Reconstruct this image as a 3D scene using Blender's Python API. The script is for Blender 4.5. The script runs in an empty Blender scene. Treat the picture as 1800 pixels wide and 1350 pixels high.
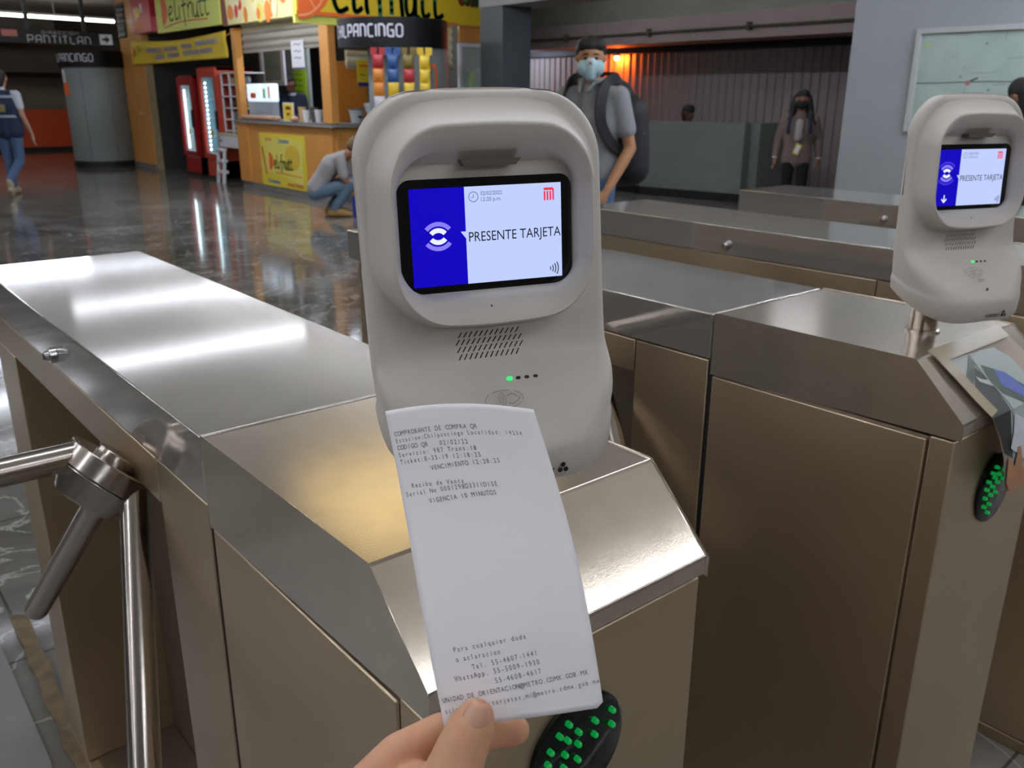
import bpy, bmesh, math, random
from mathutils import Vector, Matrix, noise
random.seed(7)
SC = bpy.context.scene
COL = SC.collection
PI = math.pi

# ---------------------------------------------------------------- camera, world, lamps, exposure
cam_data = bpy.data.cameras.new('camera')
cam_data.sensor_width = 36.0
cam_data.lens = 1522.8166 / 1800 * 36.0
cam_data.clip_start = 0.02
cam_data.dof.use_dof = True
cam_data.dof.focus_distance = 0.60
cam_data.dof.aperture_fstop = 18.0
cam = bpy.data.objects.new('camera', cam_data)
COL.objects.link(cam)
_r, _u, _f = Vector((0.7682, -0.6402, 0.0046)), Vector((0.1984, 0.2449, 0.9490)), Vector((0.6087, 0.7281, -0.3152))
CAM = Vector((-0.2743, -0.4897, 1.4017))
_m = Matrix((_r, _u, -_f)).transposed().to_4x4()
_m.translation = CAM
cam.matrix_world = _m
SC.camera = cam
SC.view_settings.view_transform = 'Standard'
SC.view_settings.look = 'None'
SC.view_settings.gamma = 1.0
SC.view_settings.use_curve_mapping = False
SC.view_settings.exposure = 0.0
world = bpy.data.worlds.new('world')
SC.world = world
world.use_nodes = True
world.node_tree.nodes['Background'].inputs[0].default_value = (0.75, 0.80, 0.86, 1)
world.node_tree.nodes['Background'].inputs[1].default_value = 0.10
TUBE = 42.0        # emission of the fluorescent tubes

# ---------------------------------------------------------------- materials
def lin(h):
    if not isinstance(h, str):
        return (*h, 1)
    o = []
    for i in (0, 2, 4):
        c = int(h[i:i + 2], 16) / 255
        o.append(c / 12.92 if c <= .04045 else ((c + .055) / 1.055) ** 2.4)
    return (*o, 1)

MATS = {}
def mat(name, col, rough=.5, metal=0., var=0., vscale=(8, 8, 8), bump=0., bscale=None, col2=None, spec=.5, emit=0., emit_col=None,
        trans=0., coat=0., alpha=1., sss=0., detail=4., lo=.35, hi=.65, rvar=0.):
    if name in MATS:
        return MATS[name]
    m = bpy.data.materials.new(name)
    m.use_nodes = True
    nt = m.node_tree
    b = nt.nodes['Principled BSDF']
    b.inputs['Base Color'].default_value = lin(col)
    b.inputs['Roughness'].default_value = rough
    b.inputs['Metallic'].default_value = metal
    b.inputs['Specular IOR Level'].default_value = spec
    b.inputs['Transmission Weight'].default_value = trans
    b.inputs['Coat Weight'].default_value = coat
    b.inputs['Alpha'].default_value = alpha
    if sss:
        b.inputs['Subsurface Weight'].default_value = sss
        b.inputs['Subsurface Radius'].default_value = (1, .35, .2)
        b.inputs['Subsurface Scale'].default_value = .006
    if emit:
        b.inputs['Emission Color'].default_value = lin(emit_col or col)
        b.inputs['Emission Strength'].default_value = emit
    if var or col2 or bump or rvar:
        tc = nt.nodes.new('ShaderNodeTexCoord')
        mp = nt.nodes.new('ShaderNodeMapping')
        nz = nt.nodes.new('ShaderNodeTexNoise')
        nt.links.new(tc.outputs['Object'], mp.inputs['Vector'])
        nt.links.new(mp.outputs['Vector'], nz.inputs['Vector'])
        mp.inputs['Scale'].default_value = vscale
        nz.inputs['Scale'].default_value = 1.0
        nz.inputs['Detail'].default_value = detail
        if var or col2:
            rp = nt.nodes.new('ShaderNodeValToRGB')
            c = lin(col)
            c2 = lin(col2) if col2 else tuple(max(0, x * (1 - var)) for x in c[:3]) + (1,)
            rp.color_ramp.elements[0].position = lo
            rp.color_ramp.elements[1].position = hi
            rp.color_ramp.elements[0].color = c2
            rp.color_ramp.elements[1].color = c
            nt.links.new(nz.outputs['Fac'], rp.inputs['Fac'])
            nt.links.new(rp.outputs['Color'], b.inputs['Base Color'])
        if rvar:
            mr = nt.nodes.new('ShaderNodeMapRange')
            mr.inputs['From Min'].default_value = .3
            mr.inputs['From Max'].default_value = .7
            mr.inputs['To Min'].default_value = rough - rvar
            mr.inputs['To Max'].default_value = rough + rvar
            nt.links.new(nz.outputs['Fac'], mr.inputs['Value'])
            nt.links.new(mr.outputs['Result'], b.inputs['Roughness'])
        if bump:
            src = nz
            if bscale:
                mp2 = nt.nodes.new('ShaderNodeMapping')
                mp2.inputs['Scale'].default_value = bscale
                src = nt.nodes.new('ShaderNodeTexNoise')
                src.inputs['Scale'].default_value = 1.0
                src.inputs['Detail'].default_value = 3
                nt.links.new(tc.outputs['Object'], mp2.inputs['Vector'])
                nt.links.new(mp2.outputs['Vector'], src.inputs['Vector'])
            bp = nt.nodes.new('ShaderNodeBump')
            bp.inputs['Strength'].default_value = bump
            bp.inputs['Distance'].default_value = .002
            nt.links.new(src.outputs['Fac'], bp.inputs['Height'])
            nt.links.new(bp.outputs['Normal'], b.inputs['Normal'])
    MATS[name] = m
    return m

STEEL = mat('brushed_steel', 'CFC9C0', .085, .78, var=.06, vscale=(14, 2, 14), detail=2)
STEEL_FRONT = mat('brushed_steel_front', 'CFC2B0', .16, .78, var=.06, vscale=(40, 40, 40), detail=2, bump=.02, bscale=(500, 500, 500))
STEEL_SIDE = mat('steel_side', 'CAB698', .36, .9, var=.08, vscale=(5, 5, 5), detail=2, bump=.03, bscale=(700, 20, 700), rvar=.03)  # tan tint puts the mirrored brown surroundings into the steel colour
STEEL_DOOR = mat('steel_door', 'CCB799', .40, .84, var=.10, vscale=(3, 3, 3), detail=2, bump=.03, bscale=(600, 600, 14), rvar=.03)  # tinted tan as well, for warm reflections on the doors
STEEL_TUBE = mat('steel_tube', 'B5ABA0', .2, 1.)
STEEL_DARK = mat('steel_dark', 'A09488', .42, 1., var=.15, vscale=(3, 3, 3))
CHROME = mat('chrome', 'D5D5D5', .12, 1.)
BEIGE = mat('reader_plastic', 'CDC4B8', .42, 0, bump=.03, bscale=(1400, 1400, 1400), spec=.4)
BEIGE_D = mat('reader_plastic_recess', 'C9C4BE', .45, spec=.4)
SLOT = mat('slot_dark', '6E675F', .6)
HOLE = mat('grille_hole', '3A3733', .7)
GLASSBLK = mat('black_glass', '06070B', .12, spec=.5)
BLACK = mat('black_matte', '121214', .6)
SCR_W = mat('screen_white', '000000', .5, spec=.1, emit=1., emit_col='C2D0FF')
SCR_B = mat('screen_blue', '000000', .5, spec=.1, emit=1., emit_col='1404BE')
SCR_L = mat('screen_lilac', '000000', .5, spec=.1, emit=1., emit_col='8A80F6')
SCR_P = mat('screen_icon', '000000', .5, spec=.1, emit=1., emit_col='EEF2FF')
SCR_D = mat('screen_dark_text', '0A0E20', .3)
SCR_G = mat('screen_grey_text', '000000', .5, spec=.1, emit=1., emit_col='56607E')
SCR_R = mat('screen_red', '000000', .5, spec=.1, emit=1., emit_col='EE3D55')
LEDG = mat('led_green', '0A8040', .3, emit=1.3, emit_col='20F070')
LEDD = mat('led_off', '22251F', .3)
LENS = mat('indicator_lens', '031008', .1, spec=.5)
LEDL = mat('arrow_led', '066030', .12, emit=.38, emit_col='08C050', coat=.5)
PAPER = mat('thermal_paper', 'FAF5F3', .55, spec=.3)
INK = mat('thermal_ink', '565460', .7)
SKIN = mat('skin_hand', 'D9A27E', .5, var=.10, vscale=(60, 60, 60), bump=.12, bscale=(900, 900, 900), sss=.25, spec=.35)
NAIL = mat('nail', 'DCA486', .3, spec=.5, sss=.2)
MARBLE = None
def marble(name, a, b, c, rough):
    m = bpy.data.materials.new(name)
    m.use_nodes = True
    nt = m.node_tree
    p = nt.nodes['Principled BSDF']
    p.inputs['Roughness'].default_value = rough
    tc = nt.nodes.new('ShaderNodeTexCoord')
    n1 = nt.nodes.new('ShaderNodeTexNoise')
    n1.inputs['Scale'].default_value = 1.3
    n1.inputs['Detail'].default_value = 9
    n1.inputs['Distortion'].default_value = 1.2
    r1 = nt.nodes.new('ShaderNodeValToRGB')
    e = r1.color_ramp.elements
    e[0].position, e[1].position = .35, .72
    e[0].color, e[1].color = lin(a), lin(b)
    n2 = nt.nodes.new('ShaderNodeTexNoise')
    n2.inputs['Scale'].default_value = 1.6
    n2.inputs['Detail'].default_value = 5
    n2.inputs['Distortion'].default_value = 2.2
    r2 = nt.nodes.new('ShaderNodeValToRGB')
    r2.color_ramp.elements[0].position = .485
    r2.color_ramp.elements[0].color = (0, 0, 0, 1)
    r2.color_ramp.elements[1].position = .5
    r2.color_ramp.elements[1].color = (.8, .8, .8, 1)
    x = r2.color_ramp.elements.new(.515)
    x.color = (0, 0, 0, 1)
    mx = nt.nodes.new('ShaderNodeMix')
    mx.data_type = 'RGBA'
    mx.inputs[7].default_value = lin(c)
    # joints between the slabs
    br = nt.nodes.new('ShaderNodeTexBrick')
    br.offset = 0
    br.inputs['Scale'].default_value = 1.0
    br.inputs['Brick Width'].default_value = .9
    br.inputs['Row Height'].default_value = .9
    br.inputs['Mortar Size'].default_value = .004
    br.inputs['Color1'].default_value = br.inputs['Color2'].default_value = (1, 1, 1, 1)
    br.inputs['Mortar'].default_value = (.35, .35, .35, 1)
    mu = nt.nodes.new('ShaderNodeMix')
    mu.data_type = 'RGBA'
    mu.blend_type = 'MULTIPLY'
    mu.inputs[0].default_value = 1
    L = nt.links.new
    for n in (n1, n2, br):
        L(tc.outputs['Object'], n.inputs['Vector'])
    L(n1.outputs['Fac'], r1.inputs['Fac'])
    L(n2.outputs['Fac'], r2.inputs['Fac'])
    L(r2.outputs['Color'], mx.inputs[0])
    L(r1.outputs['Color'], mx.inputs[6])
    L(mx.outputs[2], mu.inputs[6])
    L(br.outputs['Color'], mu.inputs[7])
    L(mu.outputs[2], p.inputs['Base Color'])
    MATS[name] = m
    return m

# ---------------------------------------------------------------- mesh builder
class MB:
    def __init__(s):
        s.v, s.f, s.mi, s.mats, s.M = [], [], [], [], Matrix()
    def mat(s, m):
        if m not in s.mats:
            s.mats.append(m)
        return s.mats.index(m)
    def add(s, vs, fs, m):
        k, o = s.mat(m), len(s.v)
        s.v += [tuple(s.M @ Vector(p)) for p in vs]
        s.f += [tuple(i + o for i in f) for f in fs]
        s.mi += [k] * len(fs)
        return s
    def box(s, x0, x1, y0, y1, z0, z1, m):
        vs = [(x, y, z) for z in (z0, z1) for y in (y0, y1) for x in (x0, x1)]
        return s.add(vs, [(0, 2, 3, 1), (4, 5, 7, 6), (0, 1, 5, 4), (2, 6, 7, 3), (0, 4, 6, 2), (1, 3, 7, 5)], m)
    def prism(s, poly, axis, a, b, m):
        """polygon in the plane across axis ('x': (y,z), 'y': (x,z), 'z': (x,y)) extruded from a to b"""
        def P(p, t):
            return {'x': (t, p[0], p[1]), 'y': (p[0], t, p[1]), 'z': (p[0], p[1], t)}[axis]
        n = len(poly)
        vs = [P(p, a) for p in poly] + [P(p, b) for p in poly]
        fs = [tuple(range(n)), tuple(range(2 * n - 1, n - 1, -1))] + [(i, (i + 1) % n, n + (i + 1) % n, n + i) for i in range(n)]
        return s.add(vs, fs, m)
    def cyl(s, p, q, r, m, r2=None, n=20, caps=True):
        p, q = Vector(p), Vector(q)
        d = (q - p).normalized()
        a = d.orthogonal().normalized()
        b = d.cross(a)
        r2 = r if r2 is None else r2
        vs = []
        for c, rr in ((p, r), (q, r2)):
            vs += [c + (a * math.cos(2 * PI * i / n) + b * math.sin(2 * PI * i / n)) * rr for i in range(n)]
        fs = [(i, (i + 1) % n, n + (i + 1) % n, n + i) for i in range(n)]
        if caps:
            fs += [tuple(range(n - 1, -1, -1)), tuple(range(n, 2 * n))]
        return s.add(vs, fs, m)
    def lathe(s, prof, m, c=(0, 0, 0), n=24, sx=1., sy=1.):
        vs, fs = [], []
        for r, z in prof:
            vs += [(c[0] + r * sx * math.cos(2 * PI * i / n), c[1] + r * sy * math.sin(2 * PI * i / n), c[2] + z) for i in range(n)]
        for k in range(len(prof) - 1):
            fs += [(k * n + i, k * n + (i + 1) % n, (k + 1) * n + (i + 1) % n, (k + 1) * n + i) for i in range(n)]
        fs += [tuple(range(n - 1, -1, -1)), tuple(range((len(prof) - 1) * n, len(prof) * n))]
        return s.add(vs, fs, m)
    def sph(s, c, r, m, n=14, k=8):
        r = r if isinstance(r, (tuple, list)) else (r, r, r)
        vs, fs = [], []
        for j in range(1, k):
            t = PI * j / k
            vs += [(c[0] + r[0] * math.sin(t) * math.cos(2 * PI * i / n), c[1] + r[1] * math.sin(t) * math.sin(2 * PI * i / n), c[2] + r[2] * math.cos(t)) for i in range(n)]
        for j in range(k - 2):
            fs += [(j * n + i, (j + 1) * n + i, (j + 1) * n + (i + 1) % n, j * n + (i + 1) % n) for i in range(n)]
        vs += [(c[0], c[1], c[2] + r[2]), (c[0], c[1], c[2] - r[2])]
        a = (k - 1) * n
        fs += [(a, i, (i + 1) % n) for i in range(n)] + [(a + 1, (k - 2) * n + (i + 1) % n, (k - 2) * n + i) for i in range(n)]
        return s.add(vs, fs, m)
    def loft(s, rings, m, cap0=True, cap1=True, closed=True):
        n = len(rings[0])
        vs = [p for r in rings for p in r]
        fs = []
        for k in range(len(rings) - 1):
            for i in range(n if closed else n - 1):
                j = (i + 1) % n
                fs.append((k * n + i, k * n + j, (k + 1) * n + j, (k + 1) * n + i))
        if cap0:
            fs.append(tuple(range(n - 1, -1, -1)))
        if cap1:
            fs.append(tuple(range((len(rings) - 1) * n, len(rings) * n)))
        return s.add(vs, fs, m)
    def tube(s, pts, r, m, n=10):
        for a, b in zip(pts[:-1], pts[1:]):
            s.cyl(a, b, r, m, n=n)
        for p in pts[1:-1]:
            s.sph(p, r, m, n, 6)
        return s
    def flat(s, poly, m, z=0.):
        return s.add([(p[0], p[1], z) for p in poly], [tuple(range(len(poly)))], m)
    def ribbon(s, pts, w, m, z=0., w2=None, cap=True):
        """a flat stroke along pts in the local xy plane"""
        w2 = w if w2 is None else w2
        n = len(pts) - 1
        for i, (a, b) in enumerate(zip(pts[:-1], pts[1:])):
            dx, dy = b[0] - a[0], b[1] - a[1]
            l = math.hypot(dx, dy) or 1
            wa, wb = (w + (w2 - w) * i / n) / 2, (w + (w2 - w) * (i + 1) / n) / 2
            nx, ny = -dy / l, dx / l
            s.flat([(a[0] + nx * wa, a[1] + ny * wa), (a[0] - nx * wa, a[1] - ny * wa), (b[0] - nx * wb, b[1] - ny * wb), (b[0] + nx * wb, b[1] + ny * wb)], m, z)
            if cap and i < n - 1:
                s.flat([(b[0] + wb * math.cos(t * PI / 5), b[1] + wb * math.sin(t * PI / 5)) for t in range(10)], m, z)
        return s
    def disc(s, c, r, m, z=0., n=24, a0=0., a1=2 * PI, ry=None):
        ry = r if ry is None else ry
        full = a1 - a0 > 6.2
        pts = [(c[0] + r * math.cos(a0 + (a1 - a0) * i / n), c[1] + ry * math.sin(a0 + (a1 - a0) * i / n)) for i in range(n if full else n + 1)]
        return s.flat(pts if full else pts, m, z)
    def arc(s, c, r0, r1, a0, a1, m, z=0., n=14):
        for i in range(n):
            t0, t1 = a0 + (a1 - a0) * i / n, a0 + (a1 - a0) * (i + 1) / n
            s.flat([(c[0] + r0 * math.cos(t0), c[1] + r0 * math.sin(t0)), (c[0] + r1 * math.cos(t0), c[1] + r1 * math.sin(t0)),
                    (c[0] + r1 * math.cos(t1), c[1] + r1 * math.sin(t1)), (c[0] + r0 * math.cos(t1), c[1] + r0 * math.sin(t1))], m, z)
        return s
    def text(s, txt, size, m, x=0., y=0., z=0., width=None, align='LEFT', shear=0., bold=0.):
        vs, fs, w = text_mesh(txt, bold)
        k = size
        kx = size if width is None else width / max(w, 1e-6)
        off = {'LEFT': 0, 'CENTER': -w * kx / 2, 'RIGHT': -w * kx}[align]
        return s.add([(x + off + p[0] * kx + shear * p[1] * k, y + p[1] * k, z) for p in vs], fs, m)
    def build(s, name, parent=None, smooth=35, bevel=0., seg=2, loc=None):
        me = bpy.data.meshes.new(name)
        me.from_pydata(s.v, [], s.f)
        for m in s.mats:
            me.materials.append(m)
        me.polygons.foreach_set('material_index', s.mi)
        if smooth:
            me.polygons.foreach_set('use_smooth', [True] * len(s.f))
            me.set_sharp_from_angle(angle=math.radians(smooth))
        me.update()
        o = bpy.data.objects.new(name, me)
        COL.objects.link(o)
        if parent is not None:
            o.parent = parent
        if loc is not None:
            o.location = loc
        if bevel:
            b = o.modifiers.new('bevel', 'BEVEL')
            b.width = bevel
            b.segments = seg
            b.limit_method = 'ANGLE'
            b.angle_limit = math.radians(40)
        return o

_TX = {}
def text_mesh(t, bold=0.):
    if (t, bold) not in _TX:
        cu = bpy.data.curves.new('t', 'FONT')
        cu.body = t
        cu.size = 1.0
        cu.offset = bold
        cu.resolution_u = 3
        o = bpy.data.objects.new('t', cu)
        COL.objects.link(o)
        dg = bpy.context.evaluated_depsgraph_get()
        me = bpy.data.meshes.new_from_object(o.evaluated_get(dg))
        vs = [tuple(v.co) for v in me.vertices]
        fs = [tuple(p.vertices) for p in me.polygons]
        x0 = min((v[0] for v in vs), default=0)
        x1 = max((v[0] for v in vs), default=0)
        _TX[(t, bold)] = ([(v[0] - x0, v[1], 0) for v in vs], fs, x1 - x0)
        bpy.data.objects.remove(o)
        bpy.data.curves.remove(cu)
        bpy.data.meshes.remove(me)
    return _TX[(t, bold)]

def tag(o, label, cat, group=None, kind=None):
    o['label'] = label
    o['category'] = cat
    if group:
        o['group'] = group
    if kind:
        o['kind'] = kind
    return o
def thing(name, label, cat, loc=(0, 0, 0), rz=0., group=None):
    o = bpy.data.objects.new(name, None)
    o.empty_display_size = .05
    COL.objects.link(o)
    o.location = loc
    o.rotation_euler = (0, 0, rz)
    return tag(o, label, cat, group)
def struct(o, label, cat='wall'):
    o['kind'] = 'structure'
    o['label'] = label
    o['category'] = cat
    return o
def frame_at(o, right, up):
    """matrix with local x = right, local y = up, local z = outward normal"""
    r = Vector(right).normalized()
    n = r.cross(Vector(up)).normalized()
    u = n.cross(r)
    m = Matrix((r, u, n)).transposed().to_4x4()
    m.translation = Vector(o)
    return m

# stroke lettering of the station signs: points on a 0..1 grid, n open at the foot
STROKES = {
    'A': (.62, [[(0, 0), (0, .8), (.2, 1), (.62, 1), (.62, 0)], [(0, .42), (.62, .42)]]),
    'N': (.62, [[(0, 0), (0, 1), (.42, 1), (.62, .8), (.62, 0)]]),
    'P': (.62, [[(0, 0), (0, 1), (.5, 1), (.62, .88), (.62, .5), (.5, .4), (0, .4)]]),
    'L': (.55, [[(0, 1), (0, .12), (.12, 0), (.55, 0)]]),
    'C': (.6, [[(.6, 1), (.15, 1), (0, .85), (0, .15), (.15, 0), (.6, 0)]]),
    'I': (0, [[(0, 0), (0, 1)]]),
    'G': (.62, [[(.6, 1), (.15, 1), (0, .85), (0, .15), (.15, 0), (.62, 0), (.62, .5), (.3, .5)]]),
    'O': (.66, [[(.15, 1), (0, .85), (0, .15), (.15, 0), (.51, 0), (.66, .15), (.66, .85), (.51, 1), (.15, 1)]]),
    'T': (.6, [[(0, 1), (.6, 1)], [(.3, 1), (.3, 0)]]),
    'D': (.62, [[(0, 0), (0, 1), (.45, 1), (.62, .8), (.62, .2), (.45, 0), (0, 0)]]),
    'R': (.62, [[(0, 0), (0, 1), (.5, 1), (.62, .88), (.62, .55), (.5, .45), (0, .45)], [(.35, .45), (.62, 0)]]),
    'E': (.55, [[(.55, 1), (0, 1), (0, 0), (.55, 0)], [(0, .5), (.5, .5)]]),
    'H': (.62, [[(0, 0), (0, 1)], [(.62, 0), (.62, 1)], [(0, .5), (.62, .5)]]),
}
def metro_text(mb, txt, h, m, x=0., y=0., z=0., w=.17, gap=.34, sx=1., fn=None):
    for ch in txt:
        if ch == ' ':
            x += .5 * h * sx
            continue
        wd, st = STROKES[ch]
        for s_ in st:
            pts = [(x + p[0] * h * sx, y + p[1] * h) for p in s_]
            if fn is None:
                mb.ribbon(pts, w * h, m, z)
            else:
                fn(mb, pts, w * h, m)
        x += (wd + gap) * h * sx
    return x
def cr(pts, k=6):
    """smooth curve through the points"""
    P = [pts[0]] + list(pts) + [pts[-1]]
    o = []
    for i in range(1, len(P) - 2):
        for j in range(k):
            t = j / k
            o.append(tuple(.5 * (2 * P[i][c] + (P[i + 1][c] - P[i - 1][c]) * t + (2 * P[i - 1][c] - 5 * P[i][c] + 4 * P[i + 1][c] - P[i + 2][c]) * t * t
                                 + (3 * P[i][c] - P[i - 1][c] - 3 * P[i + 1][c] + P[i + 2][c]) * t ** 3) for c in range(len(pts[0]))))
    return o + [tuple(pts[-1])]
ELIFRUTT = [  # hand-lettered word, x height .5
    [(.05, .28), (.3, .36), (.42, .52), (.3, .64), (.1, .5), (.05, .22), (.2, .02), (.48, .1)],
    [(.72, 1.1), (.68, .5), (.7, .05), (.95, .12)],
    [(1.12, .6), (1.08, .2), (1.12, .02)],
    [(1.55, -.3), (1.52, .4), (1.6, 1.0), (1.85, 1.12)], [(1.32, .55), (1.8, .62)],
    [(1.92, .02), (1.92, .62)], [(1.92, .4), (2.1, .62), (2.28, .6), (2.26, .3), (2.3, 0)],
    [(2.45, .6), (2.42, .2), (2.52, .02), (2.7, .15), (2.76, .6), (2.76, .05), (2.88, .02)],
    [(3.05, .85), (3.0, .2), (3.1, .02), (3.25, .1)], [(2.85, .58), (3.3, .64)],
    [(3.5, .85), (3.45, .2), (3.55, .02), (3.75, .1)], [(3.32, .58), (3.8, .66)],
]
def delifrutt(mb, x, y, h, mo, mg, mr=None, z=.002, w=.1, tx=None, tw=None):
    """orange slice as the D, then the green lettering; h = height of the D"""
    mb.disc((x, y + h / 2), h * .55, mo, z, 20, -PI / 2, PI / 2, h / 2)
    if mr:
        for a in (-55, -20, 20, 55):
            t = math.radians(a)
            mb.ribbon([(x + .06 * h, y + h / 2), (x + .47 * h * math.cos(t), y + h / 2 + .43 * h * math.sin(t))], .02 * h, mr, z + .0015)
        mb.arc((x, y + h / 2), h * .44, h * .47, -PI / 2, PI / 2, mr, z + .0015)
    tx = x + h * .62 if tx is None else tx
    kx = h * .62 if tw is None else tw / 3.8
    for st in ELIFRUTT:
        mb.ribbon([(tx + kx * p[0], y + h * (.12 + .72 * p[1])) for p in cr(st, 5)], w * h, mg, z + .001)

# organic shapes: tapered capsules fused into one continuous surface
def blob(name, caps, voxel, m, parent=None, smooth_it=4, extra=None, fac=.5):
    mb = MB()
    for c in caps:
        if c[0] == 'e':
            mb.sph(c[1], c[2], m, 20, 12)
        else:
            p, q, r1, r2 = c
            mb.sph(p, r1, m, 18, 10)
            mb.sph(q, r2, m, 18, 10)
            if (Vector(p) - Vector(q)).length > 1e-4:
                mb.cyl(p, q, r1, m, r2, n=18)
    o = mb.build(name, None, smooth=0)
    r = o.modifiers.new('r', 'REMESH')
    r.mode = 'VOXEL'
    r.voxel_size = voxel
    sm = o.modifiers.new('s', 'SMOOTH')
    sm.factor = fac
    sm.iterations = smooth_it
    dg = bpy.context.evaluated_depsgraph_get()
    me = bpy.data.meshes.new_from_object(o.evaluated_get(dg))
    me.name = name
    old = o.data
    o.modifiers.clear()
    o.data = me
    bpy.data.meshes.remove(old)
    me.materials.clear()
    me.materials.append(m)
    me.polygons.foreach_set('use_smooth', [True] * len(me.polygons))
    if parent is not None:
        o.parent = parent
    return o

# ================================================================ the setting
CEIL = mat('ceiling_paint', 'C4BFB6', .8, var=.12, vscale=(1.5, 1.5, 1.5))
CONC = mat('concrete', '8C8578', .85, var=.2, vscale=(1.2, 1.2, 2.5), bump=.2, bscale=(60, 60, 60))
CONC_D = mat('concrete_dark', '5B554C', .85, var=.2, vscale=(1.5, 1.5, 1.5))
GREYP = mat('grey_panel', '9B9FA0', .5, var=.06, vscale=(1.5, 1.5, 1.5), bump=.05, bscale=(200, 200, 200))
GREYC = mat('grey_cladding', '7E8583', .5, var=.08, vscale=(3, 3, 1))
DPILLAR = mat('dark_cladding', '4C5155', .5, var=.08, vscale=(3, 3, 1))
HALFW = mat('half_wall_paint', '7C807C', .7, var=.1, vscale=(2, 2, 2))
ORANGE_W = mat('orange_barrier', 'D2501F', .45, var=.06, vscale=(2, 2, 2))
FLOOR = marble('floor_marble', '58554F', '8B8781', 'B5B1AA', .09)
SLABM = mat('floor_slab_stone', '8B8A88', .3, var=.25, vscale=(3, 3, 3), detail=8)
SCAR = mat('floor_scar', '7A6A50', .85, var=.4, vscale=(25, 25, 25), bump=.8, bscale=(70, 70, 70), detail=8)

m = MB().box(-14, 17, -9, 28, -.2, 0, FLOOR)
struct(m.build('floor', smooth=0), 'dark polished stone tile floor of the station hall', 'floor')
m = MB().prism([(-3, 1.97), (-.055, 1.97), (-.06, 1.35), (-.075, 1.2), (.0, .3), (0, -3), (-3, -3)], 'z', -.01, .006, SLABM)
struct(m.build('floor_slab', smooth=0, bevel=.002), 'pale worn stone slab of the lane floor', 'floor')
m = MB()
e0 = [(-0.0046, 2.0357, 0.0000), (-0.0109, 1.9181, 0.0000), (-0.0083, 1.8498, 0.0000), (-0.0165, 1.7470, 0.0000), (-0.0100, 1.6679, 0.0000), (-0.0223, 1.5672, 0.0000), (-0.0170, 1.4724, 0.0000), (-0.0266, 1.3721, 0.0000), (-0.0181, 1.2756, -0.0000)]
e1 = [(0.0350, 2.0032, 0.0000), (0.0295, 1.8849, 0.0000), (0.0243, 1.8230, 0.0000), (0.0315, 1.7227, 0.0000), (0.0179, 1.6306, 0.0000), (0.0206, 1.5453, 0.0000), (0.0056, 1.4538, 0.0000), (0.0059, 1.3686, 0.0000), (0.0057, 1.2560, 0.0000)]
e0, e1 = [p[:2] for p in e0], [p[:2] for p in e1]
m.prism(e0 + e1[::-1], 'z', -.01, .009, SCAR)
struct(m.build('floor_scar', smooth=0), 'rough brown mortar strip where slab edge is broken away', 'floor')

m = MB().box(-14, 17, -9, 28, 3.3, 3.5, CEIL)
struct(m.build('ceiling', smooth=0), 'plain grey station ceiling', 'ceiling')
def wall(nm, x0, x1, y0, y1, z0, z1, mt, lab, cat='wall'):
    return struct(MB().box(x0, x1, y0, y1, z0, z1, mt).build(nm, smooth=0), lab, cat)
wall('wall_west', -14, -13.8, -9, 28, 0, 3.3, CONC, 'plain concrete wall far beyond the lanes')
wall('wall_south', -14, 17, -9, -8.8, 0, 3.3, CONC, 'plain concrete wall behind the entrance')
wall('wall_north', -14, 17, 27.6, 27.8, 0, 3.3, mat('concrete_tan', '9C8F76', .85, var=.2, vscale=(1, 1, 3)), 'tan concrete wall above the orange barrier')
wall('wall_east', 16.8, 17, -9, 28, 0, 3.3, CONC, 'plain concrete wall at the far end')
# beams
wall('beam_north', -6, 9, 25.2, 25.9, 1.92, 2.5, mat('beam_brown', '5E5048', .8, var=.2, vscale=(2, 2, 2)), 'dark concrete beam over the orange barrier', 'beam')
wall('beam_cross', -6, 5.5, 23.2, 23.5, 2.62, 3.3, CONC_D, 'dark ceiling beam behind the hanging sign', 'beam')
wall('barrier_orange', -2, 7.4, 25.3, 25.6, .08, 1.02, ORANGE_W, 'low orange barrier wall at the far left')
wall('baseboard_north', -2, 7.4, 25.27, 25.3, 0, .09, BLACK, 'dark base strip of the orange barrier', 'trim')

# corrugated back wall with soffit and beams on the right
CORR = mat('corrugated_panel', '8F8480', .6, var=.08, vscale=(3, 3, .6))
m = MB()
y, k = -6.0, 0
poly = []
while y < 17.5:
    poly += [(12.52, y), (12.52, y + .10), (12.49, y + .115), (12.49, y + .145)]
    y += .16
poly += [(12.9, y), (12.9, -6.0)]
m.prism(poly, 'z', 0, 2.16, CORR)
struct(m.build('wall_back', smooth=0), 'ribbed grey wall panels behind the half wall', 'wall')
wall('trim_gap', 12.3, 12.55, -6, 17.5, 2.16, 2.26, BLACK, 'dark shadow gap above the ribbed wall', 'trim')
wall('beam_pink', 11.5, 12.6, -6, 17.5, 2.26, 2.64, mat('soffit_paint', '9A8A84', .8, var=.08, vscale=(2, 2, 2)), 'dull pinkish lower soffit beam above the ribbed wall', 'beam')
wall('beam_upper', 11.95, 12.6, -6, 17.5, 2.64, 3.3, mat('soffit_green', 'A3A394', .8, var=.15, vscale=(1, 1, 3)), 'grey green upper beam above the ribbed wall', 'beam')
m = MB().tube([(11.44, -4, 2.42), (11.44, 13.5, 2.42)], .015, CONC_D)
for yy in (4, 6, 8, 10, 12):
    m.box(11.4, 11.5, yy, yy + .04, 2.36, 2.48, CONC_D)
tag(m.build('ceiling_pipe', smooth=40), 'dark thin pipe clipped along the upper beam', 'pipe')
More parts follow.
